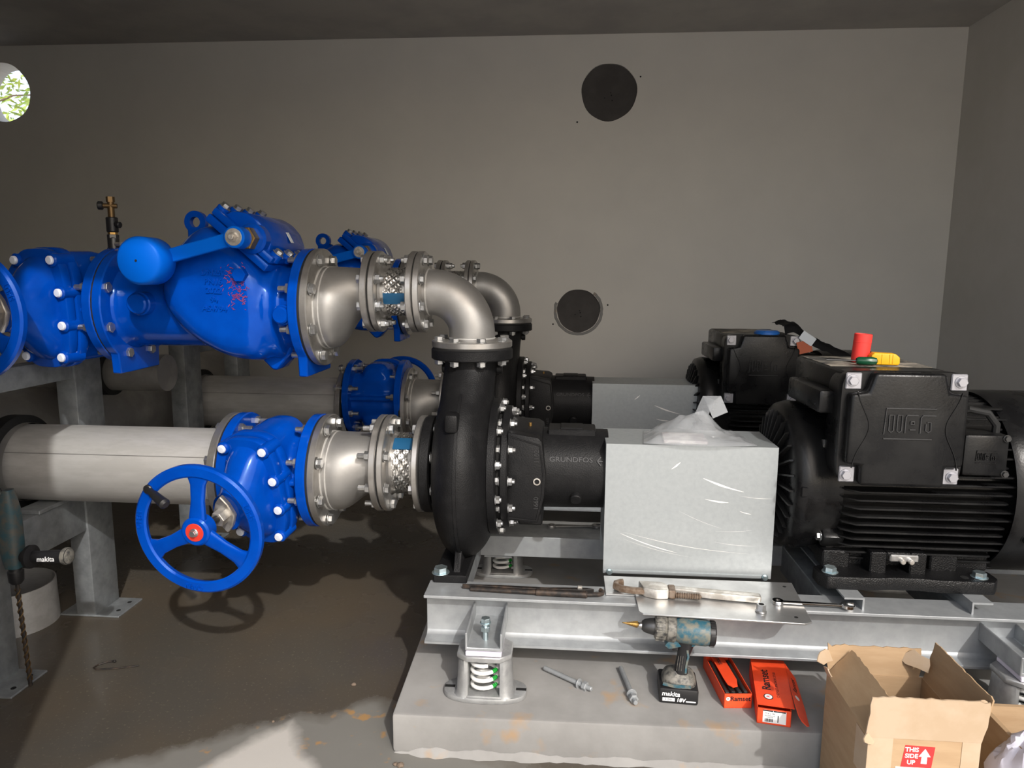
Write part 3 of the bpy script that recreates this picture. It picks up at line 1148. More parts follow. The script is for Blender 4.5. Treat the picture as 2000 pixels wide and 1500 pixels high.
# ------------------------------------------------------------------ pump
def pump():
    t = thing('pump', 'near black cast iron end suction pump with upright discharge neck', 'pump', (-0.031, 0, 0.40))
    zc = Z_PUMP - 0.40
    xo = 0.031
    C0 = T(xo, 0, zc)
    # volute casing: rounded disc with the neck lofted upwards
    b = B()
    prof = []
    hw, rm = 0.104, 0.345
    prof.append((-0.150, 0.0))
    prof.append((-0.150, 0.125))
    prof.append((-0.128, 0.140))
    for i in range(0, 17):
        a = rad(-80 + 160 * i / 16)
        prof.append((-0.047 + hw * math.sin(a), rm - 0.155 + 0.155 * math.cos(a)))
    prof.append((0.058, 0.17))
    prof.append((0.058, 0.0))
    lathe(b, prof, 64, C0)
    rings = []
    n = 36
    for z, cx_, rx, cy, ry, e in ((0.05, -0.047, 0.085, -0.06, 0.25, 2.4), (0.12, -0.047, 0.094, -0.055, 0.245, 2.4), (0.20, -0.046, 0.096, -0.045, 0.215, 2.3), (0.28, -0.044, 0.096, -0.03, 0.165, 2.2),
                                  (0.34, -0.040, 0.096, -0.015, 0.125, 2.1), (0.38, -0.034, 0.098, -0.004, 0.105, 2.0), (0.405, -0.031, 0.100, 0.0, 0.100, 2.0), (0.425, -0.031, 0.108, 0, 0.108, 2.0)):
        rings.append([(cx_ + q[0] + 0.0, cy + q[1], z) for q in superel(rx, ry, n, e)])
    loft(b, rings, T(xo, 0, zc))
    # suction neck
    lathe(b, [(-0.175, 0.0), (-0.175, 0.150), (-0.155, 0.128), (-0.10, 0.135), (-0.10, 0.0)], 48, C0)
    part('volute_casing', cast_blend(b, 0.008, 22), CAST, t, ang=60)
    b = B()
    disc(b, 0.750, 0.789, R150 + 0.002, 0.004, 56, AX_Z @ T(-0.0, 0, 0))
    part('discharge_flange', b, CAST, t)
    b = B()
    disc(b, -0.205, -0.165, R200, 0.005, 56, C0)
    part('suction_flange', b, CAST, t)
    # cast boss and parting rib on the near side
    b = B()
    box(b, -0.085, -0.041, -0.30, -0.20, 0.185, 0.248, 0.010, M=T(xo, 0, zc), seg=2)
    part('cast_boss', b, CAST, t)
    b = B()
    lathe(b, [(-0.052, 0.330), (-0.052, 0.3475), (-0.042, 0.3475), (-0.042, 0.330)], 96, C0, closed=True)
    part('parting_rib', b, CAST, t)
    for s in (-1, 1):
        b = B()
        cyl(b, (s * 0.090, 0, 0.712), (s * 0.112, 0, 0.712), 0.019, 18, bev=0.003)
        part('gauge_plug', b, CAST, t)
    # foot
    b = B()
    box(b, -0.098, 0.020, -0.30, 0.30, 0.0, 0.028, 0.004)
    part('foot', b, CAST, t)
    b = B()
    prism(b, [(-0.27, 0.025), (0.27, 0.025), (0.20, 0.13), (-0.20, 0.13)], 0.012, T(-0.020, 0, 0) @ Matrix(((0, 0, 1, 0), (1, 0, 0, 0), (0, 1, 0, 0), (0, 0, 0, 1))), 0.002, 1, h0=-0.012)
    part('foot_rib', b, CAST, t)
    for yy in (-0.275, 0.275):
        link('bolt', head_mesh(0.026, ZBLUE), t, T(-0.075, yy, 0.028) @ AX_Z)
    # back cover rings and their bolts
    b = B()
    lathe(b, [(0.045, 0.0), (0.045, 0.248), (0.050, 0.254), (0.074, 0.254), (0.079, 0.248), (0.079, 0.0)], 64, C0)
    part('casing_cover', b, CAST, t)
    b = B()
    disc(b, 0.050, 0.092, 0.215, 0.002, 48, C0)
    part('cover_gap', b, DARK, t)
    b = B()
    disc(b, 0.091, 0.120, 0.228, 0.005, 64, C0)
    part('bracket_flange', b, CAST, t)
    for k in range(12):
        b = B()
        box(b, 0.012, 0.046, -0.016, 0.016, 0.215, 0.240, 0.003)
        o = part('cover_lug', b, CAST, t, C0 @ Matrix.Rotation(2 * PI * (k + 0.5) / 12, 4, 'X'))
    bm1 = bolt_mesh(0.016, 0.034, stick=0.006)
    ring(t, bm1, xo + 0.062, 0.239, 12, 15, M=T(0, 0, zc))
    bm2 = bolt_mesh(0.016, 0.029, stick=0.010)
    ring(t, bm2, xo + 0.1055, 0.212, 12, 0, M=T(0, 0, zc))
    # bearing bracket: lantern with flat cheek, then the barrel
    b = B()
    rings = []
    for x, a_, c_ in ((0.118, 0.185, 0.175), (0.15, 0.178, 0.168), (0.215, 0.172, 0.165), (0.235, 0.160, 0.155), (0.238, 0.148, 0.148)):
        rings.append([(x, q[0], q[1]) for q in superel(a_, c_, 48, 5.0)])
    loft(b, rings, C0)
    part('lantern', b, CAST, t)
    b = B()
    prism(b, [(0.118, -0.150), (0.225, -0.158), (0.248, -0.06), (0.252, 0.02), (0.238, 0.135), (0.226, 0.150), (0.118, 0.168)], 0.186, C0 @ FACE, 0.004, 2, h0=0.10)
    ck = part('cheek_plate', b, CAST, t)
    b = B()
    pts = [(0.124, -0.140), (0.221, -0.148), (0.240, -0.06), (0.244, 0.02), (0.230, 0.125), (0.124, 0.155)]
    sweep(b, [(p[0], -0.187, p[1]) for p in pts], [(-0.003, -0.002), (0.003, -0.002), (0.002, 0.002), (-0.002, 0.002)], M=C0, up=(0, -1, 0))
    part('cheek_rim', b, CAST, ck)
    for s, z in (('1102', 0.085), ('1660', -0.085)):
        link('cast_lettering', text_mesh(s, 0.024, 0.002, CASTL), ck, C0 @ T(0.220, -0.187, z) @ FACE @ RZ(90))
    b = B()
    lathe(b, [(-0.003, 0.009), (-0.003, 0.013), (0.003, 0.013), (0.003, 0.009)], 16, C0 @ T(0.222, -0.188, -0.005) @ AX_Y, closed=True)
    part('cast_mark', b, ALU, ck)
    b = B()
    lathe(b, [(0.230, 0.0), (0.230, 0.150), (0.44, 0.146), (0.475, 0.146), (0.475, 0.0)], 56, C0)
    part('bearing_barrel', b, CAST, t)
    b = B()
    box(b, 0.255, 0.430, -0.06, 0.06, 0.130, 0.155, 0.004, M=C0)
    box(b, 0.300, 0.385, -0.045, 0.045, 0.150, 0.160, 0.003, M=C0)
    part('top_pad', b, CAST, t)
    b = B()
    cyl(b, (0.36 + xo, -0.125, zc - 0.072), (0.36 + xo, -0.146, zc - 0.082), 0.021, 24, bev=0.003)
    part('drain_plug', b, CAST, t)
    g = text_mesh('GRUNDFOS', 0.025, 0.003, CASTL, 0.0002, sx=1.16)
    link('cast_lettering', g, t, C0 @ T(0.340, -0.1335, 0.062) @ RX(-25) @ FACE)
    b = B()
    for a in (50, 0, -50):
        sweep(b, [(0.437, 0, 0.0), (0.437 + 0.020 * math.cos(rad(a)), 0, 0.020 * math.sin(rad(a)))], [(-0.0015, -0.002), (0.0015, -0.002), (0.0015, 0.002), (-0.0015, 0.002)], up=(0, -1, 0))
    part('cast_mark', b, CASTL, t, C0 @ T(-0.004, -0.136, 0.060) @ RX(-25))
    b = B()
    cyl(b, (0.19 + xo, -0.05, zc + 0.155), (0.19 + xo, -0.05, zc + 0.178), 0.006, 10)
    part('grease_nipple', b, BRASS, t)
    b = B()
    box(b, 0.15, 0.24, -0.09, 0.09, -0.20, -0.14, 0.006, M=C0)
    part('support_foot', b, CAST, t)
    return t


CASTL = mat('cast_lettering_worn', (0.032, 0.032, 0.033), 0.42, spec=0.4)


def guard():
    t = thing('coupling_guard', 'near galvanised sheet box guard with scratches, plastic bag on top', 'machine guard', (0.75, -0.03, 0.40))
    x0, x1, y0, y1, h = -0.288, 0.300, -0.13, 0.13, 0.475
    th = 0.0025
    b = B()
    prism(b, [(y0, 0), (y0 + th, 0), (y0 + th, h - th), (y1 - th, h - th), (y1 - th, 0), (y1, 0), (y1, h), (y0, h)], x1, Matrix(((0, 0, 1, 0), (1, 0, 0, 0), (0, 1, 0, 0), (0, 0, 0, 1))), h0=x0)
    part('sheet_cover', b, GALVS, t)
    b = B()
    for xx in (x0, x1 - 0.002):
        box(b, xx, xx + 0.002, y0 + 0.003, y1 - 0.003, 0.09, h - 0.003)
    part('end_plate', b, GALVD, t)
    b = B()
    box(b, x0 + 0.004, x1 - 0.02, y0 - 0.0035, y0, 0.004, 0.012)
    part('bottom_lip', b, GALVS, t)
    for xx in (x0 + 0.022, x1 - 0.022):
        link('bolt', head_mesh(0.010, ZBLUE), t, T(xx, y0 - 0.003, 0.006) @ RZ(-90))
    # bright scratches, thin raised burrs
    rnd = random.Random(11)
    for (xa, za, xb, zb, wd) in ((-0.22, 0.155, 0.22, 0.09, 0.0015), (-0.23, 0.15, -0.03, 0.085, 0.004), (0.05, 0.36, 0.19, 0.315, 0.008), (0.06, 0.285, 0.14, 0.275, 0.006), (0.18, 0.30, 0.29, 0.294, 0.0012),
                                 (-0.06, 0.39, -0.03, 0.415, 0.008), (0.18, 0.245, 0.22, 0.235, 0.003), (-0.03, 0.24, 0.12, 0.18, 0.001), (0.1, 0.17, 0.23, 0.178, 0.001), (-0.22, 0.13, 0.02, 0.07, 0.001), (0.10, 0.13, 0.24, 0.12, 0.001)):
        b = B()
        n_ = 7
        a_, c_ = [], []
        for i in range(n_ + 1):
            u = i / n_
            wv = 0.5 * wd * math.sin(PI * min(max(u, 0.06), 0.94)) * (0.7 + 0.6 * rnd.random())
            x_, z_ = xa + (xb - xa) * u, za + (zb - za) * u - 0.012 * math.sin(PI * u) * (xb - xa) / 0.4
            a_.append(b.verts.new((x_, y0 - 0.0004, z_ - wv)))
            c_.append(b.verts.new((x_, y0 - 0.0004, z_ + wv)))
        for i in range(n_):
            b.faces.new((a_[i], a_[i + 1], c_[i + 1], c_[i]))
        part('scratch', b, SCR, t, smooth=False)
    return t


SCR = mat('scratched_zinc', (0.80, 0.80, 0.77), 0.5, 0.35)


# ------------------------------------------------------------------ motor
def weg(bm, s=1.0, M=None):
    """raised rails of the emblem, centred, in the local XZ plane, facing -Y"""
    sec = [(-0.0022 * s, -0.002), (0.0022 * s, -0.002), (0.0014 * s, 0.003), (-0.0014 * s, 0.003)]

    def rail(pts):
        sweep(bm, [(p[0] * s, 0, p[1] * s) for p in pts], sec, M, up=(0, -1, 0))
    rail([(0.088, 0.058), (-0.082, 0.058), (-0.086, -0.036)])
    rail([(-0.086, -0.052), (0.080, -0.052)])
    for x in (-0.066, -0.038, -0.010):
        pass
    # W: two tall rounded boxes
    for x in (-0.062, -0.034):
        rail([(x - 0.008, 0.034), (x - 0.008, -0.022), (x, -0.028), (x + 0.008, -0.022), (x + 0.008, 0.034), (x - 0.008, 0.034)])
    # E
    rail([(0.028, 0.034), (-0.010, 0.034), (-0.014, 0.026), (-0.014, -0.030)])
    rail([(0.004, 0.012), (0.016, 0.012), (0.016, 0.002), (0.004, 0.002), (0.004, 0.012)])
    rail([(0.002, -0.018), (0.022, -0.018)])
    # G
    rail([(0.088, 0.034), (0.044, 0.034), (0.038, 0.026), (0.038, -0.030)])
    rail([(0.060, 0.010), (0.072, 0.010), (0.074, -0.020), (0.066, -0.026), (0.056, -0.020), (0.056, 0.004)])


def cover_plate(w_, h_, cut=0.05):
    return superel(w_ / 2, h_ / 2, 64, 9)


def motor():
    X0 = 1.05
    t = thing('electric_motor', 'near black electric motor with large terminal box, behind the cardboard box', 'motor', (1.45, 0, 0.44))
    ox, zc = -1.45, Z_PUMP - 0.44
    C0 = T(ox, 0, zc)
    # frame core
    b = B()
    lathe(b, [(1.215, 0.0), (1.215, 0.240), (1.80, 0.240), (1.80, 0.0)], 56, C0)
    part('frame', b, MOTOR, t)
    # drive end shield
    b = B()
    lathe(b, [(1.055, 0.0), (1.055, 0.09), (1.075, 0.12), (1.082, 0.19), (1.085, 0.235), (1.095, 0.258), (1.125, 0.268), (1.165, 0.265), (1.200, 0.255), (1.240, 0.252), (1.242, 0.0)], 64, C0)
    sh = part('end_shield', b, MOTOR, t, ang=50)
    for k in range(28):
        a = 2 * PI * k / 28
        b = B()
        prism(b, [(1.048, 0.10), (1.090, 0.10), (1.090, 0.235), (1.072, 0.228)], 0.003, Matrix(((1, 0, 0, 0), (0, 0, 1, 0), (0, 1, 0, 0), (0, 0, 0, 1))), h0=-0.003)
        if k == 0:
            ribm = mesh('shield_rib', b, MOTOR)
        else:
            b.free()
        link('shield_rib', ribm, sh, C0 @ Matrix.Rotation(a, 4, 'X'))
    b = B()
    cyl(b, (0.99, 0, 0), (1.06, 0, 0), 0.035, 20)
    part('shaft', b, CHUCK, t, C0)
    for a in (38, 142, 218, 322):
        b = B()
        box(b, 1.19, 1.262, -0.030, 0.030, 0.235, 0.288, 0.010, M=Matrix.Rotation(rad(a - 90), 4, 'X'), seg=2)
        o = part('shield_lug', b, MOTOR, sh, C0)
        link('bolt', head_mesh(0.016, ZINC), sh, C0 @ Matrix.Rotation(rad(a - 90), 4, 'X') @ T(1.19, 0, 0.262) @ RZ(180))
    b = B()
    box(b, 1.10, 1.135, -0.266, -0.24, -0.01, 0.025, 0.003, M=C0)
    part('shield_tab', b, MOTOR, sh)
    # cooling fins: horizontal on both flanks, upright on the crown
    Renv, core = 0.300, 0.225
    fx0, fx1 = 1.225, 1.775
    zs = [-0.262 + 0.0285 * i for i in range(20)]
    for sy in (-1, 1):
        for k, z in enumerate(zs):
            if z > 0.285:
                continue
            yo = math.sqrt(max(Renv ** 2 - (z * 0.9) ** 2, 0.02))
            yi = math.sqrt(max(core ** 2 - z ** 2, 0.0)) * 0.9
            yi = min(yi, yo - 0.05)
            e1 = fx1 + 0.02 * math.cos(k * 1.7) - 0.01
            b = B()
            prism(b, [(fx0, yi), (e1, yi), (e1 - 0.012, yo - 0.004), (e1 - 0.022, yo), (fx0 + 0.05, yo), (fx0 + 0.012, yo - 0.030)], 0.0032, Matrix(((1, 0, 0, 0), (0, sy, 0, 0), (0, 0, 1, 0), (0, 0, 0, 1))), 0.0012, 1, h0=-0.0032)
            part('cooling_fin', b, MOTOR, t, C0 @ T(0, 0, z))
    for k in range(13):
        y = -0.17 + 0.34 * k / 12
        zo = math.sqrt(Renv ** 2 - (y * 0.9) ** 2)
        zi = math.sqrt(core ** 2 - y ** 2) * 0.9
        b = B()
        prism(b, [(fx0, zi), (fx1, zi), (fx1 - 0.02, zo), (fx0 + 0.05, zo), (fx0 + 0.012, zo - 0.03)], 0.0032, FACE, 0.0012, 1, h0=-0.0032)
        part('cooling_fin', b, MOTOR, t, C0 @ T(0, y, 0))
    # fan cowl
    b = B()
    lathe(b, [(1.755, 0.300), (1.748, 0.312), (1.765, 0.318), (2.02, 0.318), (2.09, 0.290), (2.11, 0.24), (2.11, 0.0)], 72, C0)
    lathe(b, [(1.755, 0.300), (1.79, 0.295), (2.0, 0.29)], 72, C0)
    part('fan_cowl', b, MOTOR, t, ang=45)
    for a in (22, 158, 202, 338):
        link('cowl_screw', head_mesh(0.014, MOTORR), t, C0 @ Matrix.Rotation(rad(a), 4, 'X') @ T(1.80, 0.317, 0) @ RZ(90))
    # feet
    for sy in (-1, 1):
        M = Matrix.Scale(sy * -1, 4, (0, 1, 0))
        b = B()
        pts = [(1.165, -0.23), (1.165, -0.285), (1.185, -0.318), (1.34, -0.318), (1.40, -0.308), (1.48, -0.308), (1.54, -0.318), (1.71, -0.318), (1.735, -0.285), (1.735, -0.23), (1.60, -0.16), (1.30, -0.16)]
        prism(b, [(p[0] + ox, p[1]) for p in pts], 0.045, M, 0.006, 2)
        ft = part('foot', b, MOTORR, t)
        for xa, xb in ((1.195, 1.285), (1.545, 1.635)):
            b = B()
            box(b, xa + ox, xb + ox, -0.232, -0.15, 0.04, 0.10, 0.005, M=M)
            part('foot_web', b, MOTORR, ft)
        # centre arch with a hole through it
        b = B()
        outer = [(1.335, 0.04), (1.515, 0.04), (1.505, 0.115), (1.345, 0.115)]
        for xa, xb, za, zb in ((1.335, 1.388, 0.04, 0.115), (1.462, 1.515, 0.04, 0.115), (1.386, 1.464, 0.085, 0.115)):
            box(b, xa + ox, xb + ox, -0.272, -0.17, za, zb, 0.004, M=M)
        part('foot_arch', b, MOTORR, ft)
        b = B()
        box(b, 1.392 + ox, 1.484 + ox, -0.284, -0.27, 0.088, 0.112, 0.004, M=M)
        part('earth_clamp', b, ZINC, ft)
        for xx in (1.428, 1.455):
            b = B()
            cyl(b, M @ Vector((xx + ox, -0.282, 0.094)), M @ Vector((xx + ox, -0.300, 0.094)), 0.0085, 14, bev=0.002)
            part('clamp_bolt', b, ALU, ft)
        for xx in (1.205, 1.680):
            link('bolt', head_mesh(0.022, ZBLUE), ft, M @ T(xx + ox, -0.278, 0.045) @ AX_Z)
        for xx in (1.630,):
            b = B()
            disc(b, 0.0435, 0.0458, 0.013, 0.0005, 20, M @ T(xx + ox, -0.285, 0) @ AX_Z)
            part('bolt_hole', b, DARK, ft)
    b = B()
    box(b, 1.21, 1.75, -0.20, 0.20, -0.27, -0.19, 0.006, M=C0)
    part('foot_bridge', b, MOTORR, t)
    # terminal box: deep body over the near shoulder, domed cover with the emblem
    bx0, bx1, bz0, bz1 = 1.172, 1.548, 0.812, 1.168
    zb = -0.44
    b = B()
    rings = []
    cxb, czb = (bx0 + bx1) / 2 + ox, (bz0 + bz1) / 2 + zb
    for y, s in ((-0.325, 0.99), (-0.25, 0.985), (-0.20, 0.93)):
        rings.append([(cxb + q[0] * s, y, czb + q[1] * s) for q in superel((bx1 - bx0) / 2, (bz1 - bz0) / 2, 56, 9)])
    loft(b, rings)
    box(b, 1.185 + ox, 1.54 + ox, -0.30, 0.16, 1.00 + zb, 1.160 + zb, 0.014, seg=2)
    box(b, 1.13 + ox, 1.19 + ox, -0.28, 0.05, 1.02 + zb, 1.095 + zb, 0.01, seg=2)
    tb = part('terminal_box', b, MOTOR, t)
    b = B()
    box(b, 1.20 + ox, 1.53 + ox, -0.16, 0.15, 1.1602 + zb, 1.1615 + zb)
    part('dust_film', b, DUST, tb)
    b = B()
    rings = []
    hw, hh = (bx1 - bx0) / 2, (bz1 - bz0) / 2
    for y, s, e in ((-0.318, 1.005, 9), (-0.345, 1.01, 9), (-0.350, 1.0, 9)):
        rings.append([(cxb + q[0] * s, y, czb + q[1] * s) for q in superel(hw, hh, 64, e)])
    loft(b, rings)
    # raised panel between the corner seats: full height in the middle, waisted edges near the corners
    pan = []
    for x_, z_ in ((-0.125, -0.178), (-0.125, -0.115), (-0.172, -0.112), (-0.172, 0.112), (-0.120, 0.118), (-0.105, 0.178), (0.105, 0.178), (0.120, 0.118), (0.176, 0.112), (0.176, -0.112), (0.125, -0.115), (0.125, -0.178)):
        pan.append((cxb + x_, czb + z_))
    prism(b, pan, 0.385, FACE, 0.012, 3, h0=0.34)
    cv = part('box_cover', b, MOTOR, t)
    b = B()
    weg(b, 0.86, T(cxb + 0.005, -0.386, czb + 0.020))
    part('emblem', b, EMB, cv)
    for s in (-1, 1):
        b = B()
        pts = [(cxb + s * (0.158 - 0.045 * math.exp(-((z_ - 0.01) / 0.075) ** 2)), -0.3855, czb + z_) for z_ in [0.12 - 0.24 * i / 24 for i in range(25)]]
        sweep(b, pts, [(-0.002, -0.002), (0.002, -0.002), (0.0012, 0.002), (-0.0012, 0.002)], up=(0, -1, 0))
        part('cover_crease', b, MOTOR, cv)
    for sx in (-1, 1):
        for sz in (-1, 1):
            b = B()
            box(b, -0.024, 0.024, -0.356, -0.348, -0.026, 0.026, 0.003)
            part('corner_seat', b, ALUP, cv, T(cxb + sx * (hw - 0.032), 0, czb + sz * (hh - 0.030)))
            link('bolt', head_mesh(0.016, ALUP), cv, T(cxb + sx * (hw - 0.028), -0.356, czb + sz * (hh - 0.028)) @ RZ(-90))
    # small auxiliary box
    b = B()
    box(b, 1.555 + ox, 1.690 + ox, -0.345, -0.22, 0.842 + zb, 0.975 + zb, 0.012, seg=2)
    ab = part('auxiliary_box', b, MOTOR, t)
    b = B()
    weg(b, 0.36, T(1.622 + ox, -0.3455, 0.905 + zb))
    part('emblem', b, MOTORR, ab)
    for xx, zz in ((1.678, 0.965), (1.682, 0.852)):
        link('bolt', head_mesh(0.010, CHUCK), ab, T(xx + ox, -0.345, zz + zb) @ RZ(-90))
    b = B()
    tube(b, [(1.55 + ox, -0.25, 1.02 + zb), (1.59 + ox, -0.29, 1.045 + zb), (1.64 + ox, -0.30, 1.035 + zb), (1.668 + ox, -0.30, 1.00 + zb), (1.668 + ox, -0.30, 0.96 + zb)], 0.012, 10)
    part('cable', b, RUBBER, ab)
    # lifting eye on the frame crown
    b = B()
    lathe(b, [(-0.010, 0.018), (-0.010, 0.038), (0.010, 0.038), (0.010, 0.018)], 24, T(1.62 + ox, 0.05, zc + 0.325) @ AX_Y, closed=True)
    part('lifting_eye', b, MOTOR, t)
    return t


DUST = mat('pale_dust', (0.30, 0.27, 0.22), 0.9, col2=(0.05, 0.048, 0.044), vscale=12, vlo=0.42, vhi=0.6)
EMB = mat('emblem_worn_black', (0.035, 0.035, 0.036), 0.28)
ALUP = mat('bare_aluminium', (0.40, 0.40, 0.43), 0.40, 0.7)


# ------------------------------------------------------------------ base frame and isolators
ISO_SPOTS = [(0.078, -0.505), (1.715, -0.505), (0.050, 0.43), (1.715, 0.43)]


def base_frame():
    t = thing('base_frame', 'near galvanised steel base frame of long channels under pump and motor', 'steel frame', (1.0, -0.34, 0.23))
    yoff, zoff = 0.34, -0.23

    def sec_i(x0, x1, yc, z0, z1, hw, m=GALV):
        tf, tw = 0.010, 0.008
        r = 0.012
        pts = [(-hw, z0), (hw, z0), (hw, z0 + tf), (tw + r, z0 + tf + 0.004), (tw, z0 + tf + r + 0.004), (tw, z1 - tf - r - 0.004), (tw + r, z1 - tf - 0.004), (hw, z1 - tf), (hw, z1), (-hw, z1), (-hw, z1 - tf),
               (-tw - r, z1 - tf - 0.004), (-tw, z1 - tf - r - 0.004), (-tw, z0 + tf + r + 0.004), (-tw - r, z0 + tf + 0.004), (-hw, z0 + tf)]
        b = B()
        prism(b, [(p[0] + yc + yoff, p[1] + zoff) for p in pts], x1 - 1.0, Matrix(((0, 0, 1, 0), (1, 0, 0, 0), (0, 1, 0, 0), (0, 0, 0, 1))), 0.0015, 1, h0=x0 - 1.0)
        return part('long_beam', b, m, t)
    sec_i(-0.142, 2.20, -0.338, 0.228, 0.40, 0.062)
    # rear channel, web towards the camera
    b = B()
    prism(b, [(0.167 + yoff, 0.315 + zoff), (0.167 + yoff, 0.40 + zoff), (0.335 + yoff, 0.40 + zoff), (0.335 + yoff, 0.391 + zoff), (0.177 + yoff, 0.391 + zoff), (0.177 + yoff, 0.315 + zoff)], 1.20,
          Matrix(((0, 0, 1, 0), (1, 0, 0, 0), (0, 1, 0, 0), (0, 0, 0, 1))), 0.002, 1, h0=-1.105)
    part('long_beam', b, GALV, t)
    # cross members
    for x0, x1, tall in ((-0.12, -0.02, 0.09), (1.185, 1.255, 0.10), (1.60, 1.67, 0.10)):
        b = B()
        box(b, x0 - 1, x1 - 1, -0.30 + yoff, 0.18 + yoff, 0.392 - tall + zoff, 0.3995 + zoff, 0.003)
        part('cross_member', b, GALVD, t)
    # Z rails that carry the motor feet
    for x in (1.255, 1.640):
        s = 1 if x < 1.5 else -1
        b = B()
        prism(b, [(s * 0.028, 0.40), (s * 0.022, 0.40), (s * 0.022, 0.434), (s * -0.035, 0.434), (s * -0.035, 0.44), (s * 0.028, 0.44)], 0.375, T(x - 1, yoff, zoff) @ FACE, h0=-0.33)
        part('motor_rail', b, GALV, t)
    # U brackets out to the springs, with adjusting bolts
    for k, (x, y) in enumerate(ISO_SPOTS):
        ya, yb = (y - 0.058, -0.335) if y < 0 else (0.18, y + 0.058)
        z0 = 0.302
        b = B()
        hw = 0.058
        pts = [(-hw, z0 + 0.058), (-hw, z0), (hw, z0), (hw, z0 + 0.058), (hw - 0.007, z0 + 0.058), (hw - 0.007, z0 + 0.010), (-hw + 0.007, z0 + 0.010), (-hw + 0.007, z0 + 0.058)]
        prism(b, [(p[0] + x - 1, p[1] + zoff) for p in pts], -(ya + yoff), FACE, 0.002, 1, h0=-(yb + yoff))
        br = part('spring_bracket', b, GALV, t)
        b = B()
        zz = z0 + zoff
        cyl(b, (x - 1, y + yoff, zz + 0.005), (x - 1, y + yoff, zz + 0.075), 0.0085, 14, bev=0.002)
        hexa(b, (x - 1, y + yoff, zz + 0.038), (x - 1, y + yoff, zz + 0.054), 0.026)
        disc(b, 0.064, 0.067, 0.018, 0.0005, 16, T(x - 1, y + yoff, zz) @ AX_Z)
        hexa(b, (x - 1, y + yoff, zz + 0.067), (x - 1, y + yoff, zz + 0.082), 0.026)
        part('adjusting_bolt', b, ZBLUE, br)
    # notched bracket plate that carries the guard, lapping over the front flange
    b = B()
    pts = [(0.462, -0.20), (0.462, -0.345), (0.560, -0.345), (0.560, -0.462), (0.572, -0.478), (1.060, -0.500), (1.085, -0.485), (1.110, -0.20)]
    prism(b, [(p[0] - 1, p[1] + yoff) for p in pts], 0.407 + zoff, None, 0.0012, 1, h0=0.401 + zoff)
    gp = part('guard_plate', b, PLATE, t)
    for x, y in ((1.045, -0.46), (1.075, -0.235)):
        b = B()
        disc(b, 0.4068 + zoff, 0.4078 + zoff, 0.006, 0.0003, 16, T(x - 1, y + yoff, 0) @ AX_Z)
        part('plate_hole', b, DARK, gp)
    return t


PLATE = mat('bright_zinc_plate', (0.50, 0.50, 0.495), 0.28, 0.8, col2=(0.43, 0.43, 0.425), vscale=12, rough2=0.36)


def isolator(loc, label):
    t = thing('spring_isolator', label, 'vibration isolator', loc, 'spring isolators')
    b = B()
    prism(b, superel(0.133, 0.066, 48, 2.6), 0.018, None, 0.004, 2)
    base = part('base_plate', b, ISO, t)
    for s in (-1, 1):
        b = B()
        box(b, min(s * 0.098, s * 0.131), max(s * 0.098, s * 0.131), -0.007, 0.007, 0.0165, 0.0186, 0.0005)
        part('bolt_slot', b, DARK, base)
    # housing: two cheeks joined under the window
    for s in (-1, 1):
        b = B()
        rings = []
        for z, xo_, dep in ((0.014, 0.100, 0.060), (0.026, 0.088, 0.056), (0.09, 0.084, 0.053), (0.134, 0.082, 0.052), (0.138, 0.080, 0.050)):
            xi = 0.050
            rings.append([(s * xi, -dep, z), (s * (xi + 0.012), -dep - 0.003, z), (s * (xo_ - 0.012), -dep + 0.004, z), (s * xo_, -dep + 0.020, z), (s * xo_, dep - 0.020, z), (s * (xo_ - 0.012), dep, z), (s * xi, dep, z)])
        loft(b, rings)
        part('cheek', b, ISO, t, ang=50)
    b = B()
    box(b, -0.056, 0.056, -0.060, 0.055, 0.014, 0.024, 0.004, seg=2)
    part('spring_seat', b, ISO, t)
    b = B()
    box(b, -0.056, 0.056, 0.042, 0.050, 0.02, 0.136)
    part('dark_backing', b, GALVD, t)  # panel added behind the spring to darken the window
    b = B()
    oct_ = [(-0.052, -0.068), (0.052, -0.068), (0.086, -0.040), (0.086, 0.040), (0.052, 0.066), (-0.052, 0.066), (-0.086, 0.040), (-0.086, -0.040)]
    prism(b, oct_, 0.158, None, 0.003, 1, h0=0.140)
    disc(b, 0.118, 0.142, 0.042, 0.003, 32, AX_Z)
    part('top_cap', b, ISO, t)
    b = B()
    pts = []
    for i in range(76 + 1):
        a = 2 * PI * i / 20
        pts.append((0.042 * math.cos(a), 0.042 * math.sin(a) - 0.008, 0.027 + 0.094 * i / 76))
    tube(b, pts, 0.0062, 8)
    sp = part('spring', b, WHITES, t, ang=60)
    for k in range(3):
        b = B()
        seg = []
        for i in range(5):
            a = rad(-52 + 6 * i)
            seg.append((0.042 * math.cos(a), 0.042 * math.sin(a) - 0.008, 0.027 + 0.094 * (k * 20 + 20 * (a / (2 * PI)) + 20) / 76))
        tube(b, seg, 0.0066, 8)
        part('paint_mark', b, GRN, sp)
    b = B()
    box(b, -0.056, 0.056, -0.062, 0.060, 0.1585, 0.173, 0.002)
    part('levelling_pad', b, WPAD, t, label='white nylon pad')
    return t


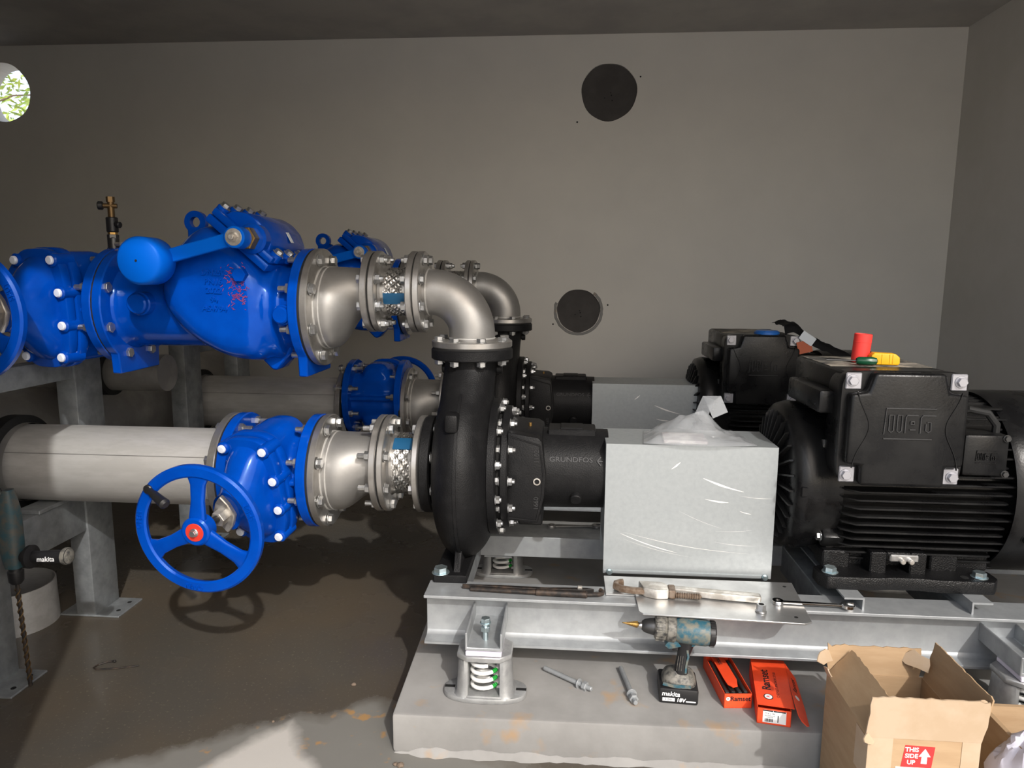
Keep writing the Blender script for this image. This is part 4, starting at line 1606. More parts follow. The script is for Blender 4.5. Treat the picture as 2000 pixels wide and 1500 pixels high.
# ------------------------------------------------------------------ pipe stand
def pipe_stand():
    t = thing('pipe_stand', 'near galvanised pipe stand of posts and cross beams under the left pipes', 'pipe stand', (-1.70, 0, 0))
    for yf, hgt in ((0.106, 1.11), (-0.485, 1.11)):
        b = B()
        box(b, -0.055, 0.031, yf, yf + 0.165, 0.006, hgt, 0.006, seg=2)
        p = part('post', b, GALVD, t)
        b = B()
        box(b, -0.131, 0.134, yf - 0.002, yf + 0.172, 0.0, 0.008, 0.002)
        pl = part('base_plate', b, GALVD, t)
        for dx, dy in ((-0.10, 0.09), (0.10, 0.05), (0.10, 0.13)):
            b = B()
            disc(b, 0.008, 0.0092, 0.009, 0.0003, 16, T(dx, yf + dy, 0) @ AX_Z)
            part('bolt_hole', b, DARK, pl)
    for z0, z1 in ((0.385, 0.545), (1.03, 1.115)):
        b = B()
        box(b, -0.048, 0.024, -0.322, 0.108, z0, z1, 0.006, seg=2)
        part('cross_beam', b, GALVD, t)
    b = B()
    box(b, -0.06, 0.036, -0.16, 0.16, 0.545, 0.560, 0.002)
    part('pipe_saddle', b, GALVD, t)
    return t


# ------------------------------------------------------------------ assemble near line, then its twin behind
sp = suction_pipe()
sp_far = far(sp, 'dull stainless pipe in shade at the back, behind the near pipe')
gv = gate_valve('low blue gate valve with a three-spoke handwheel and red hub disc', (GV_X, 0, Z_LOW), 12.5, -13)
ring(gv, bolt_mesh(0.021, 0.065, stick=0.034), -GV_H - 0.002, R250 - 0.030)
gvu = gate_valve('blue gate valve at the left edge, beside the counterweighted check valve', (-1.52, 0, Z_UP), 2.0, -13, False)
gv2 = gate_valve('dark blue gate valve on the rear pipe, handwheel facing the back wall', (-0.765, 1.42, Z_LOW + 0.045), 5, -4, False, rz=180)
ring(gv2, bolt_mesh(0.021, 0.065, stick=0.034), GV_H + 0.002, R250 - 0.030, flip=True)
gv3 = gate_valve('rear upper blue gate valve, mostly hidden behind the check valve', (-1.52, 1.42, Z_UP), 2.0, -8, False)

RX0 = GV_X + GV_H + 0.008
JL = -0.362
rl = ecc_reducer('stainless eccentric reducer between low gate valve and pump', (RX0, 0, Z_LOW), JL - RX0, 0.150, R250, 0.113, R200, Z_PUMP - Z_LOW)
gasket(rl, -0.004, R250 - 0.004)
ring(rl, bolt_mesh(0.021, 0.066), -0.005, R250 - 0.030, flip=True)
b = B()
disc(b, JL - RX0, JL - RX0 + 0.006, R200 - 0.004, 0.001, 56, T(0, 0, Z_PUMP - Z_LOW))
part('gasket', b, RUBBER, rl)
rl2 = far(rl, 'rear stainless eccentric reducer beside the dark blue gate valve')
fl = flex_joint('short braided steel connector bolted to the pump suction flange', (JL + 0.006, 0, Z_PUMP), -0.212 - JL - 0.002, 0.108, R200, 128)
b = B()
disc(b, -0.212 - JL - 0.002, -0.212 - JL + 0.004, R200 - 0.004, 0.001, 56)
part('gasket', b, RUBBER, fl)
ring(fl, bolt_mesh(0.020, 0.052), -0.003, R200 - 0.026, flip=True)
ring(fl, bolt_mesh(0.020, 0.064), -0.205 - JL + 0.003, R200 - 0.026)
fl2 = far(fl, 'rear braided connector hidden behind the near pump casing')

cv = check_valve()
cv2 = far(cv, 'rear dark blue check valve, its lifting eye and cover above the braided connector')
UX0 = -0.604
UJ = -0.388
ru = ecc_reducer('stainless eccentric reducer between blue check valve and upper braided connector', (UX0, 0, Z_UP), UJ - UX0, 0.150, R250, 0.086, R150, Z_UPJ - Z_UP)
gasket(ru, -0.004, R250 - 0.003)
ring(ru, bolt_mesh(0.021, 0.064), -0.005, R250 - 0.030, flip=True)
b = B()
disc(b, UJ - UX0, UJ - UX0 + 0.006, R150 - 0.004, 0.001, 56, T(0, 0, Z_UPJ - Z_UP))
part('gasket', b, RUBBER, ru)
ru2 = far(ru, 'rear upper stainless reducer behind the near braided connector')
fu = flex_joint('upper braided steel connector between reducer and elbow, blue sticker on it', (UJ + 0.006, 0, Z_UPJ), -0.228 - UJ - 0.006, 0.080, R150, 195)
b = B()
disc(b, -0.228 - UJ - 0.006, -0.228 - UJ, R150 - 0.004, 0.001, 56)
part('gasket', b, RUBBER, fu)
ring(fu, bolt_mesh(0.019, 0.050, stick=0.012), -0.003, R150 - 0.023)
ring(fu, bolt_mesh(0.019, 0.050, stick=0.012), -0.228 - UJ - 0.003, R150 - 0.023, flip=True)
fu2 = far(fu, 'rear upper braided connector with dull flanges, right of the rear check valve')
eb = elbow('near stainless pipe elbow above the pump discharge flange')
ring(eb, bolt_mesh(0.019, 0.066, stick=0.004), 0, R150 - 0.023, M=T(0, 0, -0.006) @ AX_Z @ RZ(180))
eb2 = far(eb, 'rear stainless pipe elbow, dull grey, behind the near elbow')

pm = pump()
pm2 = far(pm, 'rear black cast iron pump, partly hidden by the near one')
gd = guard()
gd2 = far(gd, 'rear galvanised sheet guard behind the plastic bag')
mo = motor()
mo2 = far(mo, 'rear black electric motor with a smaller looking terminal box under a black cloth', dx=-0.055)
bf = base_frame()
bf2 = far(bf, 'rear galvanised base frame, almost hidden behind the near set')
iso_l = ['spring isolator with white coil and green marks at the near left of the frame', 'spring isolator behind the cardboard box at the right edge',
         'spring isolator under the rear beam beside the black volute casing', 'spring isolator hidden under the motor at the far right']
isos = []
for k, (x, y) in enumerate(ISO_SPOTS):
    if k == 0:
        isos.append(isolator((x, y, 0.128), iso_l[0]))
    else:
        c = copy_tree(isos[0])
        c.location = (x, y, 0.128)
        c['label'] = iso_l[k]
        isos.append(c)
for k in (0, 2):
    c = copy_tree(isos[0])
    c.location = (ISO_SPOTS[k][0], ISO_SPOTS[k][1] + 1.42, 0.128)
    c['label'] = ['spring isolator of the rear set on its near side', 'spring isolator of the rear set by the back wall'][k // 2]
st = pipe_stand()
st2 = far(st, 'rear galvanised pipe stand, two posts seen below the check valve')

# suction header
b = B()
t = thing('suction_header', 'large dim stainless header pipe running back along the left side', 'pipe', (-2.14, 0.9, Z_LOW))
lathe(b, [(-1.75, 0), (-1.74, 0.10), (-1.70, 0.18), (-1.62, 0.225), (-1.58, 0.23), (1.3, 0.23), (1.36, 0.21), (1.40, 0.12), (1.41, 0)], 56, AX_Y)
part('header_pipe', b, mat('dull_stainless', (0.42, 0.41, 0.39), 0.5, 0.6, col2=(0.31, 0.30, 0.285), vscale=5), t)
for yy in (-0.9, 0.52):
    b = B()
    lathe(b, [(0.12, 0.156), (0.34, 0.156)], 48)
    part('branch_stub', b, MATS['dull_stainless'], t, T(0, yy, 0))
# discharge stub below the upper valve, seen between post and check valve flange
t = thing('drain_pipe', 'short dark pipe with black ring behind the left post', 'pipe', (-2.14, 0.52, 0.90))
b = B()
tube(b, [(0, 0, 0), (0, 0, 0.04), (0.03, 0, 0.075), (0.10, 0, 0.10), (0.20, 0, 0.10), (0.62, 0, 0.10)], 0.085, 32)
part('pipe_wall', b, MATS['dull_stainless'], t, ang=60)
b = B()
lathe(b, [(0.31, 0.085), (0.31, 0.108), (0.36, 0.108), (0.36, 0.085)], 40, T(0, 0, 0.10), closed=True)
part('rubber_ring', b, RUBBER, t)

# air release valve standing on the upper valve neck
t = thing('air_valve', 'small brass air valve on a ball valve standing above the blue pipe', 'valve', (-1.425, 0.05, 1.475))
b = B()
cyl(b, (0, 0, 0), (0, 0, 0.085), 0.014, 14)
hexa(b, (0, 0, 0.055), (0, 0, 0.075), 0.040)
cyl(b, (0, 0, 0.07), (0, 0, 0.115), 0.021, 16, bev=0.004)
hexa(b, (0, 0, 0.105), (0, 0, 0.125), 0.036)
part('ball_valve', b, CHUCK, t)
b = B()
cyl(b, (0.015, -0.01, 0.088), (0.045, -0.02, 0.088), 0.008, 10)
box(b, 0.04, 0.085, -0.028, -0.014, 0.080, 0.098, 0.002)
part('lever', b, ALU, t)
b = B()
hexa(b, (0, 0, 0.122), (0, 0, 0.135), 0.030)
part('nipple', b, BRASS, t)
b = B()
cyl(b, (0, 0, 0.133), (0, 0, 0.190), 0.021, 20, bev=0.003)
cyl(b, (0.0, 0, 0.165), (0.036, -0.006, 0.160), 0.012, 14, bev=0.002)
part('valve_body', b, PLAST, t)
b = B()
cyl(b, (0, 0, 0.188), (0, 0, 0.262), 0.012, 14)
cyl(b, (-0.03, -0.015, 0.232), (0.022, 0.005, 0.232), 0.009, 12)
cyl(b, (0, 0, 0.246), (0, 0, 0.266), 0.015, 6)
part('brass_cock', b, BRONZE, t)
b = B()
cyl(b, (-0.040, -0.02, 0.232), (-0.022, -0.012, 0.232), 0.016, 12, bev=0.003)
part('cock_knob', b, PLAST, t)


# ------------------------------------------------------------------ loose things on the frame and plinth
def rot_box(bm, c, size, rz=0, bev=0.0, M=None, seg=1):
    m = T(*c) @ RZ(rz)
    if M is not None:
        m = M @ m
    return box(bm, -size[0] / 2, size[0] / 2, -size[1] / 2, size[1] / 2, -size[2] / 2, size[2] / 2, bev, m, seg)


# old black pipe wrench
t = thing('pipe_wrench', 'old rusty black pipe wrench lying on the front beam', 'wrench', (0.20, -0.352, 0.400))
b = B()
prism(b, [(-0.22, 0.012), (-0.05, 0.014), (0.06, 0.010), (0.125, 0.016), (0.20, 0.020), (0.225, 0.012), (0.19, 0.000), (0.10, -0.004), (-0.03, -0.004), (-0.15, 0.002), (-0.22, 0.008)], 0.020, None, 0.003, 1, h0=0.004)
part('handle', b, RUSTY, t)
b = B()
tube(b, [(-0.19, 0.0, 0.008), (-0.06, -0.010, 0.011), (0.04, -0.014, 0.012)], 0.0085, 10)
cyl(b, (0.03, -0.014, 0.012), (0.20, -0.018, 0.012), 0.0115, 14, bev=0.002)
part('jaw_sleeve', b, RUSTY, t)
b = B()
tube(b, [(0.18, -0.017, 0.012), (0.235, -0.014, 0.012), (0.25, -0.006, 0.012), (0.252, 0.006, 0.014), (0.243, 0.014, 0.016)], 0.0075, 10)
part('hook_jaw', b, RUSTY, t)
b = B()
box(b, 0.168, 0.184, 0.004, 0.018, 0.018, 0.028, 0.002)
part('adjusting_nut', b, ALU, t)

# aluminium pipe wrench on the guard plate
t = thing('pipe_wrench', 'silver aluminium pipe wrench with brown hook jaw in front of the guard', 'wrench', (0.70, -0.345, 0.407))
t.rotation_euler = (0, 0, rad(-4))
b = B()
prism(b, [(-0.03, 0.028), (0.05, 0.026), (0.14, 0.020), (0.255, 0.016), (0.262, 0.008), (0.262, -0.014), (0.255, -0.018), (0.14, -0.014), (0.06, -0.006), (0.02, 0.0), (-0.03, 0.0)], 0.026, None, 0.005, 2, h0=0.003)
part('handle', b, ALU, t)
b = B()
prism(b, [(-0.130, 0.034), (-0.055, 0.034), (-0.035, 0.02), (-0.032, -0.030), (-0.075, -0.036), (-0.115, -0.022)], 0.034, None, 0.006, 2, h0=0.0)
part('jaw_housing', b, ALU, t)
b = B()
prism(b, [(-0.034, 0.026), (-0.010, 0.026), (-0.010, -0.030), (-0.034, -0.030)], 0.030, None, 0.004, 1, h0=0.002)
part('adjusting_nut', b, JAWB, t)
b = B()
prof = [(-0.012, 0.0)]
for i in range(11):
    prof += [(-0.010 + 0.0075 * i, 0.0105), (-0.0065 + 0.0075 * i, 0.0075)]
prof += [(0.075, 0.0)]
lathe(b, prof, 12, T(0, -0.022, 0.014))
part('jaw_thread', b, JAWB, t)
b = B()
sweep(b, [(-0.10, -0.012, 0.016), (-0.15, -0.014, 0.016), (-0.185, -0.006, 0.016), (-0.205, 0.012, 0.016), (-0.203, 0.032, 0.016), (-0.188, 0.044, 0.016), (-0.180, 0.046, 0.016)], superel(0.011, 0.011, 10, 3))
part('hook_jaw', b, JAWB, t)

# loose socket nut
t = thing('flanged_nut', 'single flanged nut standing on the guard plate', 'nut', (0.945, -0.432, 0.407))
b = B()
disc(b, 0.0, 0.006, 0.0175, 0.002, 20, AX_Z)
part('washer_flange', b, ZINC, t)
b = B()
hexa(b, (0, 0, 0.005), (0, 0, 0.026), 0.026)
nb = part('hex_body', b, ZINC, t)
b = B()
disc(b, 0.0255, 0.0265, 0.0085, 0.0003, 14, AX_Z)
part('thread_hole', b, DARK, nb)


def spanner(label, loc, rz, L, m=CHROME):
    t = thing('spanner', label, 'spanner', loc, rz=rz)
    b = B()
    prism(b, [(-L / 2 + 0.02, 0.008), (L / 2 - 0.02, 0.007), (L / 2 - 0.02, -0.007), (-L / 2 + 0.02, -0.008)], 0.009, None, 0.002, 1, h0=0.002)
    part('shank', b, m, t)
    b = B()
    lathe(b, [(0, 0.009), (0, 0.017), (0.002, 0.018), (0.010, 0.018), (0.012, 0.017), (0.012, 0.009)], 24, T(-L / 2 + 0.012, 0, 0) @ AX_Z, closed=True)
    part('ring_end', b, m, t)
    b = B()
    c = L / 2 - 0.005
    pts = arc(c, 0, 0.022, 50, 310, 18)
    inner = [(c + 0.022, -0.008), (c + 0.002, -0.009), (c - 0.006, 0.0), (c + 0.002, 0.009), (c + 0.022, 0.008)]
    prism(b, pts + inner, 0.012, None, 0.0015, 1)
    part('open_end', b, m, t)
    return t


spanner('chrome combination spanner lying on the beam near the motor foot', (1.12, -0.372, 0.4075), -2, 0.235)
spanner('dark spanner on the rear beam below the bearing barrel', (0.36, 0.30, 0.400), 6, 0.21, STEELD)


# cordless drill standing on its battery
t = thing('cordless_drill', 'worn teal cordless drill with gold step bit, standing on its battery', 'drill', (0.690, -0.475, 0.128), rz=-4)
b = B()
box(b, -0.060, 0.060, -0.042, 0.075, 0.0, 0.052, 0.007, seg=2)
bat = part('battery', b, PLAST, t)
b = B()
rings = []
for z, a_, c_, dy in ((0.050, 0.054, 0.052, 0.015), (0.062, 0.053, 0.050, 0.015), (0.078, 0.046, 0.042, 0.014), (0.088, 0.030, 0.028, 0.012), (0.094, 0.022, 0.022, 0.010)):
    rings.append([(0.002 + q[0], dy + q[1], z) for q in superel(a_, c_, 28, 3)])
loft(b, rings)
part('battery_seat', b, DIRTY, t)
b = B()
sweep(b, [(-0.05, -0.037, 0.064), (-0.02, -0.039, 0.060), (0.035, -0.039, 0.060)], [(-0.005, -0.001), (0.005, -0.001), (0.005, 0.001), (-0.005, 0.001)], up=(0, -1, 0))
part('teal_stripe', b, TEAL, t)
b = B()
rings = []
for z, cx_, a_, c_ in ((0.085, 0.008, 0.021, 0.018), (0.11, 0.007, 0.019, 0.017), (0.145, 0.012, 0.019, 0.017), (0.175, 0.018, 0.023, 0.019), (0.195, 0.016, 0.032, 0.022)):
    rings.append([(cx_ + q[0], 0.0 + q[1], z) for q in superel(a_, c_, 24, 2.6)])
loft(b, rings)
gp = part('grip', b, PLAST, t)
b = B()
sweep(b, [(0.020, -0.0165, 0.092), (0.021, -0.0165, 0.12), (0.026, -0.0175, 0.150), (0.022, -0.0190, 0.172)], [(-0.0035, -0.001), (0.0035, -0.001), (0.003, 0.0015), (-0.003, 0.0015)], up=(0, -1, 0))
part('grip_inlay', b, TEAL, gp)
for k in range(3):
    b = B()
    x_ = -0.006 + 0.007 * k
    sweep(b, [(x_ - 0.002, -0.0165, 0.100), (x_, -0.0168, 0.125), (x_ + 0.002, -0.0172, 0.150)], [(-0.0008, -0.001), (0.0008, -0.001), (0.0006, 0.001), (-0.0006, 0.001)], up=(0, -1, 0))
    part('grip_rib', b, DIRTY, gp)
b = B()
box(b, -0.024, -0.004, -0.010, 0.010, 0.160, 0.186, 0.004, seg=2)
part('trigger', b, PLAST, t)
HB = T(0.012, 0.0, 0.228) @ RY(3)
b = B()
lathe(b, [(-0.028, 0.0), (-0.028, 0.034), (-0.010, 0.040), (0.03, 0.041), (0.066, 0.040), (0.080, 0.036), (0.080, 0.0)], 32, HB)
prism(b, [(-0.045, -0.030), (-0.058, -0.052), (-0.042, -0.062), (-0.010, -0.050), (0.030, -0.044), (0.050, -0.028)], 0.018, HB @ FACE, 0.004, 2, h0=-0.018)
mh = part('motor_housing', b, TEAL, t)
b = B()
lathe(b, [(0.074, 0.0355), (0.076, 0.0385), (0.090, 0.0385), (0.094, 0.034), (0.094, 0.0)], 32, HB)
for k in range(10):
    box(b, 0.078, 0.092, -0.003, 0.003, 0.037, 0.0405, M=HB @ Matrix.Rotation(2 * PI * k / 10, 4, 'X'))
part('end_vents', b, PLAST, mh)
b = B()
lathe(b, [(-0.058, 0.0), (-0.058, 0.034), (-0.052, 0.039), (-0.030, 0.040), (-0.026, 0.036), (-0.026, 0.0)], 36, HB)
part('clutch_body', b, DIRTY, t)
b = B()
lathe(b, [(-0.092, 0.0), (-0.092, 0.032), (-0.086, 0.038), (-0.062, 0.040), (-0.057, 0.036), (-0.057, 0.0)], 36, HB)
for k in range(18):
    box(b, -0.088, -0.062, -0.0022, 0.0022, 0.036, 0.0418, M=HB @ Matrix.Rotation(2 * PI * k / 18, 4, 'X'))
part('torque_ring', b, DIRTY, t)
b = B()
lathe(b, [(-0.132, 0.0), (-0.132, 0.014), (-0.124, 0.020), (-0.108, 0.024), (-0.094, 0.026), (-0.090, 0.026), (-0.090, 0.0)], 28, HB)
part('chuck', b, CHUCK, t)
b = B()
lathe(b, [(-0.146, 0.0), (-0.146, 0.006), (-0.140, 0.010), (-0.131, 0.011), (-0.131, 0.0)], 20, HB)
part('bit_shank', b, CHROME, t)
b = B()
prof = [(-0.195, 0.0)]
for i in range(7):
    prof += [(-0.190 + 0.006 * i, 0.002 + 0.0013 * i), (-0.1845 + 0.006 * i, 0.0022 + 0.0013 * i)]
prof += [(-0.145, 0.011), (-0.145, 0.0)]
lathe(b, prof, 18, HB)
part('step_bit', b, GOLD if 'GOLD' in globals() else BRASS, t, label='gold coloured step drill bit')
text('makita', 0.021, bat, T(-0.025, -0.0425, 0.034) @ FACE, WINK, bold=0.0003, shear=0.15, ext=0.0004)
b = B()
box(b, -0.050, -0.012, -0.0427, -0.0415, 0.010, 0.021)
part('rating_patch', b, WINK, bat)
text('5.0Ah', 0.010, bat, T(-0.031, -0.0428, 0.0155) @ FACE, INK, shear=0.15, ext=0.0003)
text('18V', 0.017, bat, T(0.006, -0.0425, 0.0155) @ FACE, WINK, bold=0.0005, shear=0.15, ext=0.0004)
b = B()
box(b, 0.022, 0.052, -0.0425, -0.0415, 0.0105, 0.0145)
part('stripe', b, WINK, bat)


def stud(label, p0, p1):
    p0, p1 = Vector(p0), Vector(p1)
    t = thing('anchor_stud', label, 'anchor bolt', tuple(p0), 'loose anchor studs')
    d = p1 - p0
    t.rotation_euler = d.to_track_quat('X', 'Z').to_euler()
    L = d.length
    b = B()
    prof = [(0, 0), (0, 0.0068), (0.002, 0.0078)]
    n_ = 22
    for i in range(n_):
        prof += [(0.004 + (L - 0.008) * i / n_, 0.0082), (0.004 + (L - 0.008) * (i + 0.5) / n_, 0.0074)]
    prof += [(L - 0.002, 0.0075), (L, 0.006), (L, 0)]
    lathe(b, prof, 12)
    part('shank', b, GALV, t)
    b = B()
    hexa(b, (L - 0.034, 0, 0), (L - 0.019, 0, 0), 0.026)
    part('nut', b, GALV, t)
    b = B()
    disc(b, L - 0.052, L - 0.049, 0.0165, 0.0006, 18)
    part('washer', b, GALV, t)
    return t


stud('galvanised anchor stud lying across the plinth left of centre', (0.262, -0.362, 0.1400), (0.418, -0.476, 0.1405))
stud('galvanised anchor stud pointing at the camera beside the drill', (0.520, -0.338, 0.1400), (0.552, -0.540, 0.1405))


# orange anchor cartons
def carton_walls(bm, w_, l_, h_, th=0.0018):
    box(bm, 0, w_, 0, l_, 0, th)
    box(bm, 0, th, 0, l_, 0, h_)
    box(bm, w_ - th, w_, 0, l_, 0, h_)
    box(bm, 0, w_, 0, th, 0, h_)
    box(bm, 0, w_, l_ - th, l_, 0, h_)


t = thing('anchor_carton', 'open orange carton of dark anchor bolts right of the drill', 'carton', (0.825, -0.522, 0.128), rz=5)
b = B()
W_, L_, H_ = 0.086, 0.235, 0.048
carton_walls(b, W_, L_, H_)
cb = part('tray', b, ORANGE, t)
text('Ramset', 0.021, cb, T(0.050, -0.0006, 0.031) @ FACE, INK, bold=0.0004, ext=0.0003)
b = B()
disc(b, -0.0004, 0.0006, 0.0065, 0.0001, 18, T(0.012, -0.0002, 0.031) @ AX_Y)
part('round_logo', b, WINK, cb)
text('R', 0.009, cb, T(0.012, -0.0009, 0.031) @ FACE, INK, ext=0.0002)
b = B()
prism(b, [(0.026, 0.075), (0.028, 0.045), (0.040, 0.030), (0.056, 0.036), (0.066, 0.075), (0.066, 0.240), (0.026, 0.240)], 0.002, T(-0.004, 0, H_ + 0.003) @ RX(-2), h0=0)
lid = part('lid_flap', b, ORANGE, t)
text('Ramset', 0.022, lid, T(0.037, 0.190, H_ + 0.0058) @ RX(-2) @ RZ(-90), INK, ext=0.0003)
for k, x in enumerate((0.014, 0.034, 0.054, 0.073)):
    s = thing('anchor_bolt', ['leftmost', 'second', 'third', 'rightmost'][k] + ' dark anchor bolt inside the open orange carton', 'anchor bolt', (0, 0, 0), 'anchor bolts in the open carton')
    s.matrix_world = T(0.825, -0.522, 0.128) @ RZ(5) @ T(x, 0.006 + 0.003 * (k % 2), 0.034)
    b = B()
    cyl(b, (0, 0, 0), (0, 0.20, 0), 0.0078, 12, bev=0.002)
    part('shank', b, CHUCK, s)
    b = B()
    hexa(b, (0, 0.010, 0), (0, 0.024, 0), 0.0175)
    part('nut', b, CHUCK, s)

t = thing('anchor_carton', 'closed orange carton with white label on its end and an open side flap', 'carton', (0.908, -0.588, 0.128), rz=-9)
b = B()
W_, L_, H_ = 0.096, 0.265, 0.050
carton_walls(b, W_, L_, H_)
cb = part('tray', b, ORANGE, t)
b = B()
box(b, 0.0, W_ + 0.010, 0.014, L_, H_ + 0.002, H_ + 0.004, M=RX(3))
tp = part('top_panel', b, ORANGE, t)
MT = RX(3) @ T(0.036, 0.125, H_ + 0.0042) @ RZ(90)
text('Ramset', 0.036, tp, MT @ T(0.020, 0, 0), INK, bold=0.0006, ext=0.0003)
text('CHEMSET ANCHOR STUD', 0.0115, tp, MT @ T(0.0, -0.030, 0), INK, ext=0.0002)
b = B()
disc(b, 0.0, 0.0008, 0.014, 0.0001, 24, MT @ T(-0.068, 0, -0.0004) @ AX_Z)
part('logo_ring', b, INK, tp)
b = B()
disc(b, 0.0, 0.0012, 0.0112, 0.0001, 24, MT @ T(-0.068, 0, -0.0004) @ AX_Z)
part('logo_disc', b, WINK, tp)
text('R', 0.014, tp, MT @ T(-0.068, 0, 0.001), REDSTK, ext=0.0003)
b = B()
SM = T(W_ + 0.010, 0, H_ + 0.014) @ RY(42)
prism(b, [(0, L_ - 0.01), (0, 0.02), (0.004, -0.035), (0.014, -0.050), (0.034, -0.050), (0.044, -0.038), (0.046, 0.05), (0.040, L_ - 0.05)], 0.002, SM, h0=0)
sf = part('side_flap', b, ORANGE, t)
text('Ramset', 0.026, sf, SM @ T(0.020, 0.145, 0.0022) @ RZ(90), INK, ext=0.0003)
b = B()
disc(b, 0.0, 0.0010, 0.009, 0.0001, 20, SM @ T(0.020, 0.075, 0.0018) @ AX_Z)
part('logo_disc', b, WINK, sf)
b = B()
box(b, 0.016, 0.082, -0.0008, 0.0, 0.006, 0.046)
lb = part('label', b, WINK, t, label='white printed label with barcode')
b = B()
box(b, 0.016, 0.044, -0.0012, -0.0006, 0.0425, 0.046)
box(b, 0.046, 0.080, -0.0012, -0.0006, 0.0425, 0.046)
for k in range(9):
    box(b, 0.022 + 0.0026 * k, 0.0232 + 0.0026 * k + 0.0005 * (k % 3), -0.0012, -0.0006, 0.009, 0.019)
box(b, 0.058, 0.0605, -0.0012, -0.0006, 0.010, 0.032)
part('barcode', b, INK, lb)['kind'] = 'stuff'
text('M16 x 190', 0.0065, lb, T(0.036, -0.0009, 0.0355) @ FACE, INK, ext=0.0002)
text('ANCHOR STUD', 0.0042, lb, T(0.036, -0.0009, 0.0285) @ FACE, INK, ext=0.0002)
text('CS16190', 0.0050, lb, T(0.036, -0.0009, 0.0235) @ FACE, INK, ext=0.0002)


# torn cardboard box on the floor
def cardboard_box():
    t = thing('cardboard_box', 'torn open cardboard box with red THIS SIDE UP sticker', 'cardboard box', (1.205, -0.80, 0.0))
    hx, hy, H, th = 0.131, 0.143, 0.340, 0.004
    b = B()
    box(b, -hx, hx, -hy, -hy + th, 0, H)
    fr = part('front_panel', b, CARD, t)
    b = B()
    box(b, -hx, hx, hy - th, hy, 0, H)
    part('back_panel', b, CARD, t)
    b = B()
    box(b, -hx, -hx + th, -hy + th, hy - th, 0, H)
    part('left_panel', b, CARD, t)
    b = B()
    box(b, hx - th, hx, -hy + th, hy - th, 0, H)
    part('right_panel', b, CARD, t)
    b = B()
    box(b, -hx, hx, -hy, hy, 0, th)
    part('bottom_panel', b, CARD, t)

    def torn(w_, h_, seed, amp=0.006, n=22):
        rnd = random.Random(seed)
        top = [(w_ / 2 - w_ * i / n, h_ + amp * noise.noise((i * 0.7 + seed, 0, 0)) + (amp * rnd.uniform(-.6, .6) if i in (0, 1, n - 1, n) else 0)) for i in range(n + 1)]
        side_r = [(w_ / 2 + amp * 0.7 * rnd.uniform(-1, 1), h_ * k / 5) for k in range(0, 5)]
        side_l = [(-w_ / 2 + amp * 0.7 * rnd.uniform(-1, 1), h_ * (4 - k) / 5) for k in range(0, 5)]
        return side_r + top + side_l
    for name, w_, M_, m_ in (('front_flap', 0.272, T(0, -hy, H) @ RX(6), CARDL), ('back_flap', 0.255, T(-0.004, hy, H) @ RX(-6), CARD)):
        b = B()
        prism(b, torn(w_, 0.115 if name == 'front_flap' else 0.082, 4 if name[0] == 'f' else 9), th / 2, M_ @ FACE, h0=-th / 2)
        part(name, b, m_, t, smooth=False)
    b = B()
    prism(b, torn(0.265, 0.100, 2), th / 2, T(-hx, 0.005, H) @ RZ(-90) @ RX(-40) @ FACE, h0=-th / 2)
    part('left_flap', b, CARD, t, smooth=False)
    b = B()
    prism(b, torn(0.275, 0.112, 7, 0.004), th / 2, T(hx, 0.0, H) @ RZ(90) @ RX(12) @ FACE, h0=-th / 2)
    part('right_flap', b, CARD, t, smooth=False)
    # brown tape over the corners, ragged scraps at the tears
    for x0, x1, z0, z1 in ((-hx - 0.001, -hx + 0.058, 0.235, H + 0.002), (hx - 0.042, hx + 0.001, 0.235, H + 0.002)):
        b = B()
        box(b, x0, x1, -hy - 0.0012, -hy, z0, z1)
        part('packing_tape', b, CARDL, fr)
    b = B()
    box(b, -hx - 0.0012, -hx, -hy, -hy + 0.07, 0.22, H - 0.01)
    part('packing_tape', b, CARDL, fr)
    for k, (p, s, a) in enumerate((((-hx - 0.012, hy - 0.01, H + 0.055), 0.045, 20), ((-hx - 0.01, hy - 0.03, H + 0.02), 0.030, 70), ((-hx, -hy - 0.004, H + 0.0), 0.030, 40), ((hx - 0.03, hy - 0.02, H + 0.06), 0.055, -50), ((hx, -hy + 0.004, H + 0.10), 0.02, 10))):
        b = B()
        rnd = random.Random(k)
        pts = [(s * rnd.uniform(0.5, 1.0) * math.cos(q), s * 0.6 * rnd.uniform(0.5, 1.0) * math.sin(q)) for q in [2 * PI * i / 9 for i in range(9)]]
        prism(b, pts, 0.0015, T(*p) @ RZ(a) @ RX(70) @ RY(rnd.uniform(-30, 30)), h0=-0.0015)
        part('torn_scrap', b, CARDL, t, smooth=False)
    # sticker
    b = B()
    prism(b, [(-0.050, 0.265), (0.022, 0.265), (0.027, 0.321), (-0.043, 0.323)], hy + 0.0010, FACE, h0=hy)
    stk = part('sticker', b, REDSTK, t, label='red sticker reading THIS SIDE UP with arrow')
    for s, z in (('THIS', 0.312), ('SIDE', 0.295), ('UP', 0.278)):
        text(s, 0.0158, stk, T(-0.027, -hy - 0.0013, z) @ FACE, WINK, bold=0.00035, ext=0.0003)
    b = B()
    prism(b, [(0.004, 0.316), (-0.010, 0.295), (-0.003, 0.295), (-0.004, 0.276), (0.010, 0.276), (0.010, 0.295), (0.018, 0.295)], hy + 0.0016, FACE, h0=hy + 0.0008)
    part('arrow', b, WINK, stk)
    b = B()
    box(b, -0.062, 0.040, -hy - 0.0010, -hy, 0.20, 0.2645)
    lb = part('address_label', b, WINK, t, label='white paper label')
    text('Ve: MATIC, SHEARING', 0.0090, lb, T(-0.012, -hy - 0.0013, 0.256) @ FACE, INK, ext=0.0002)
    return t


cardboard_box()

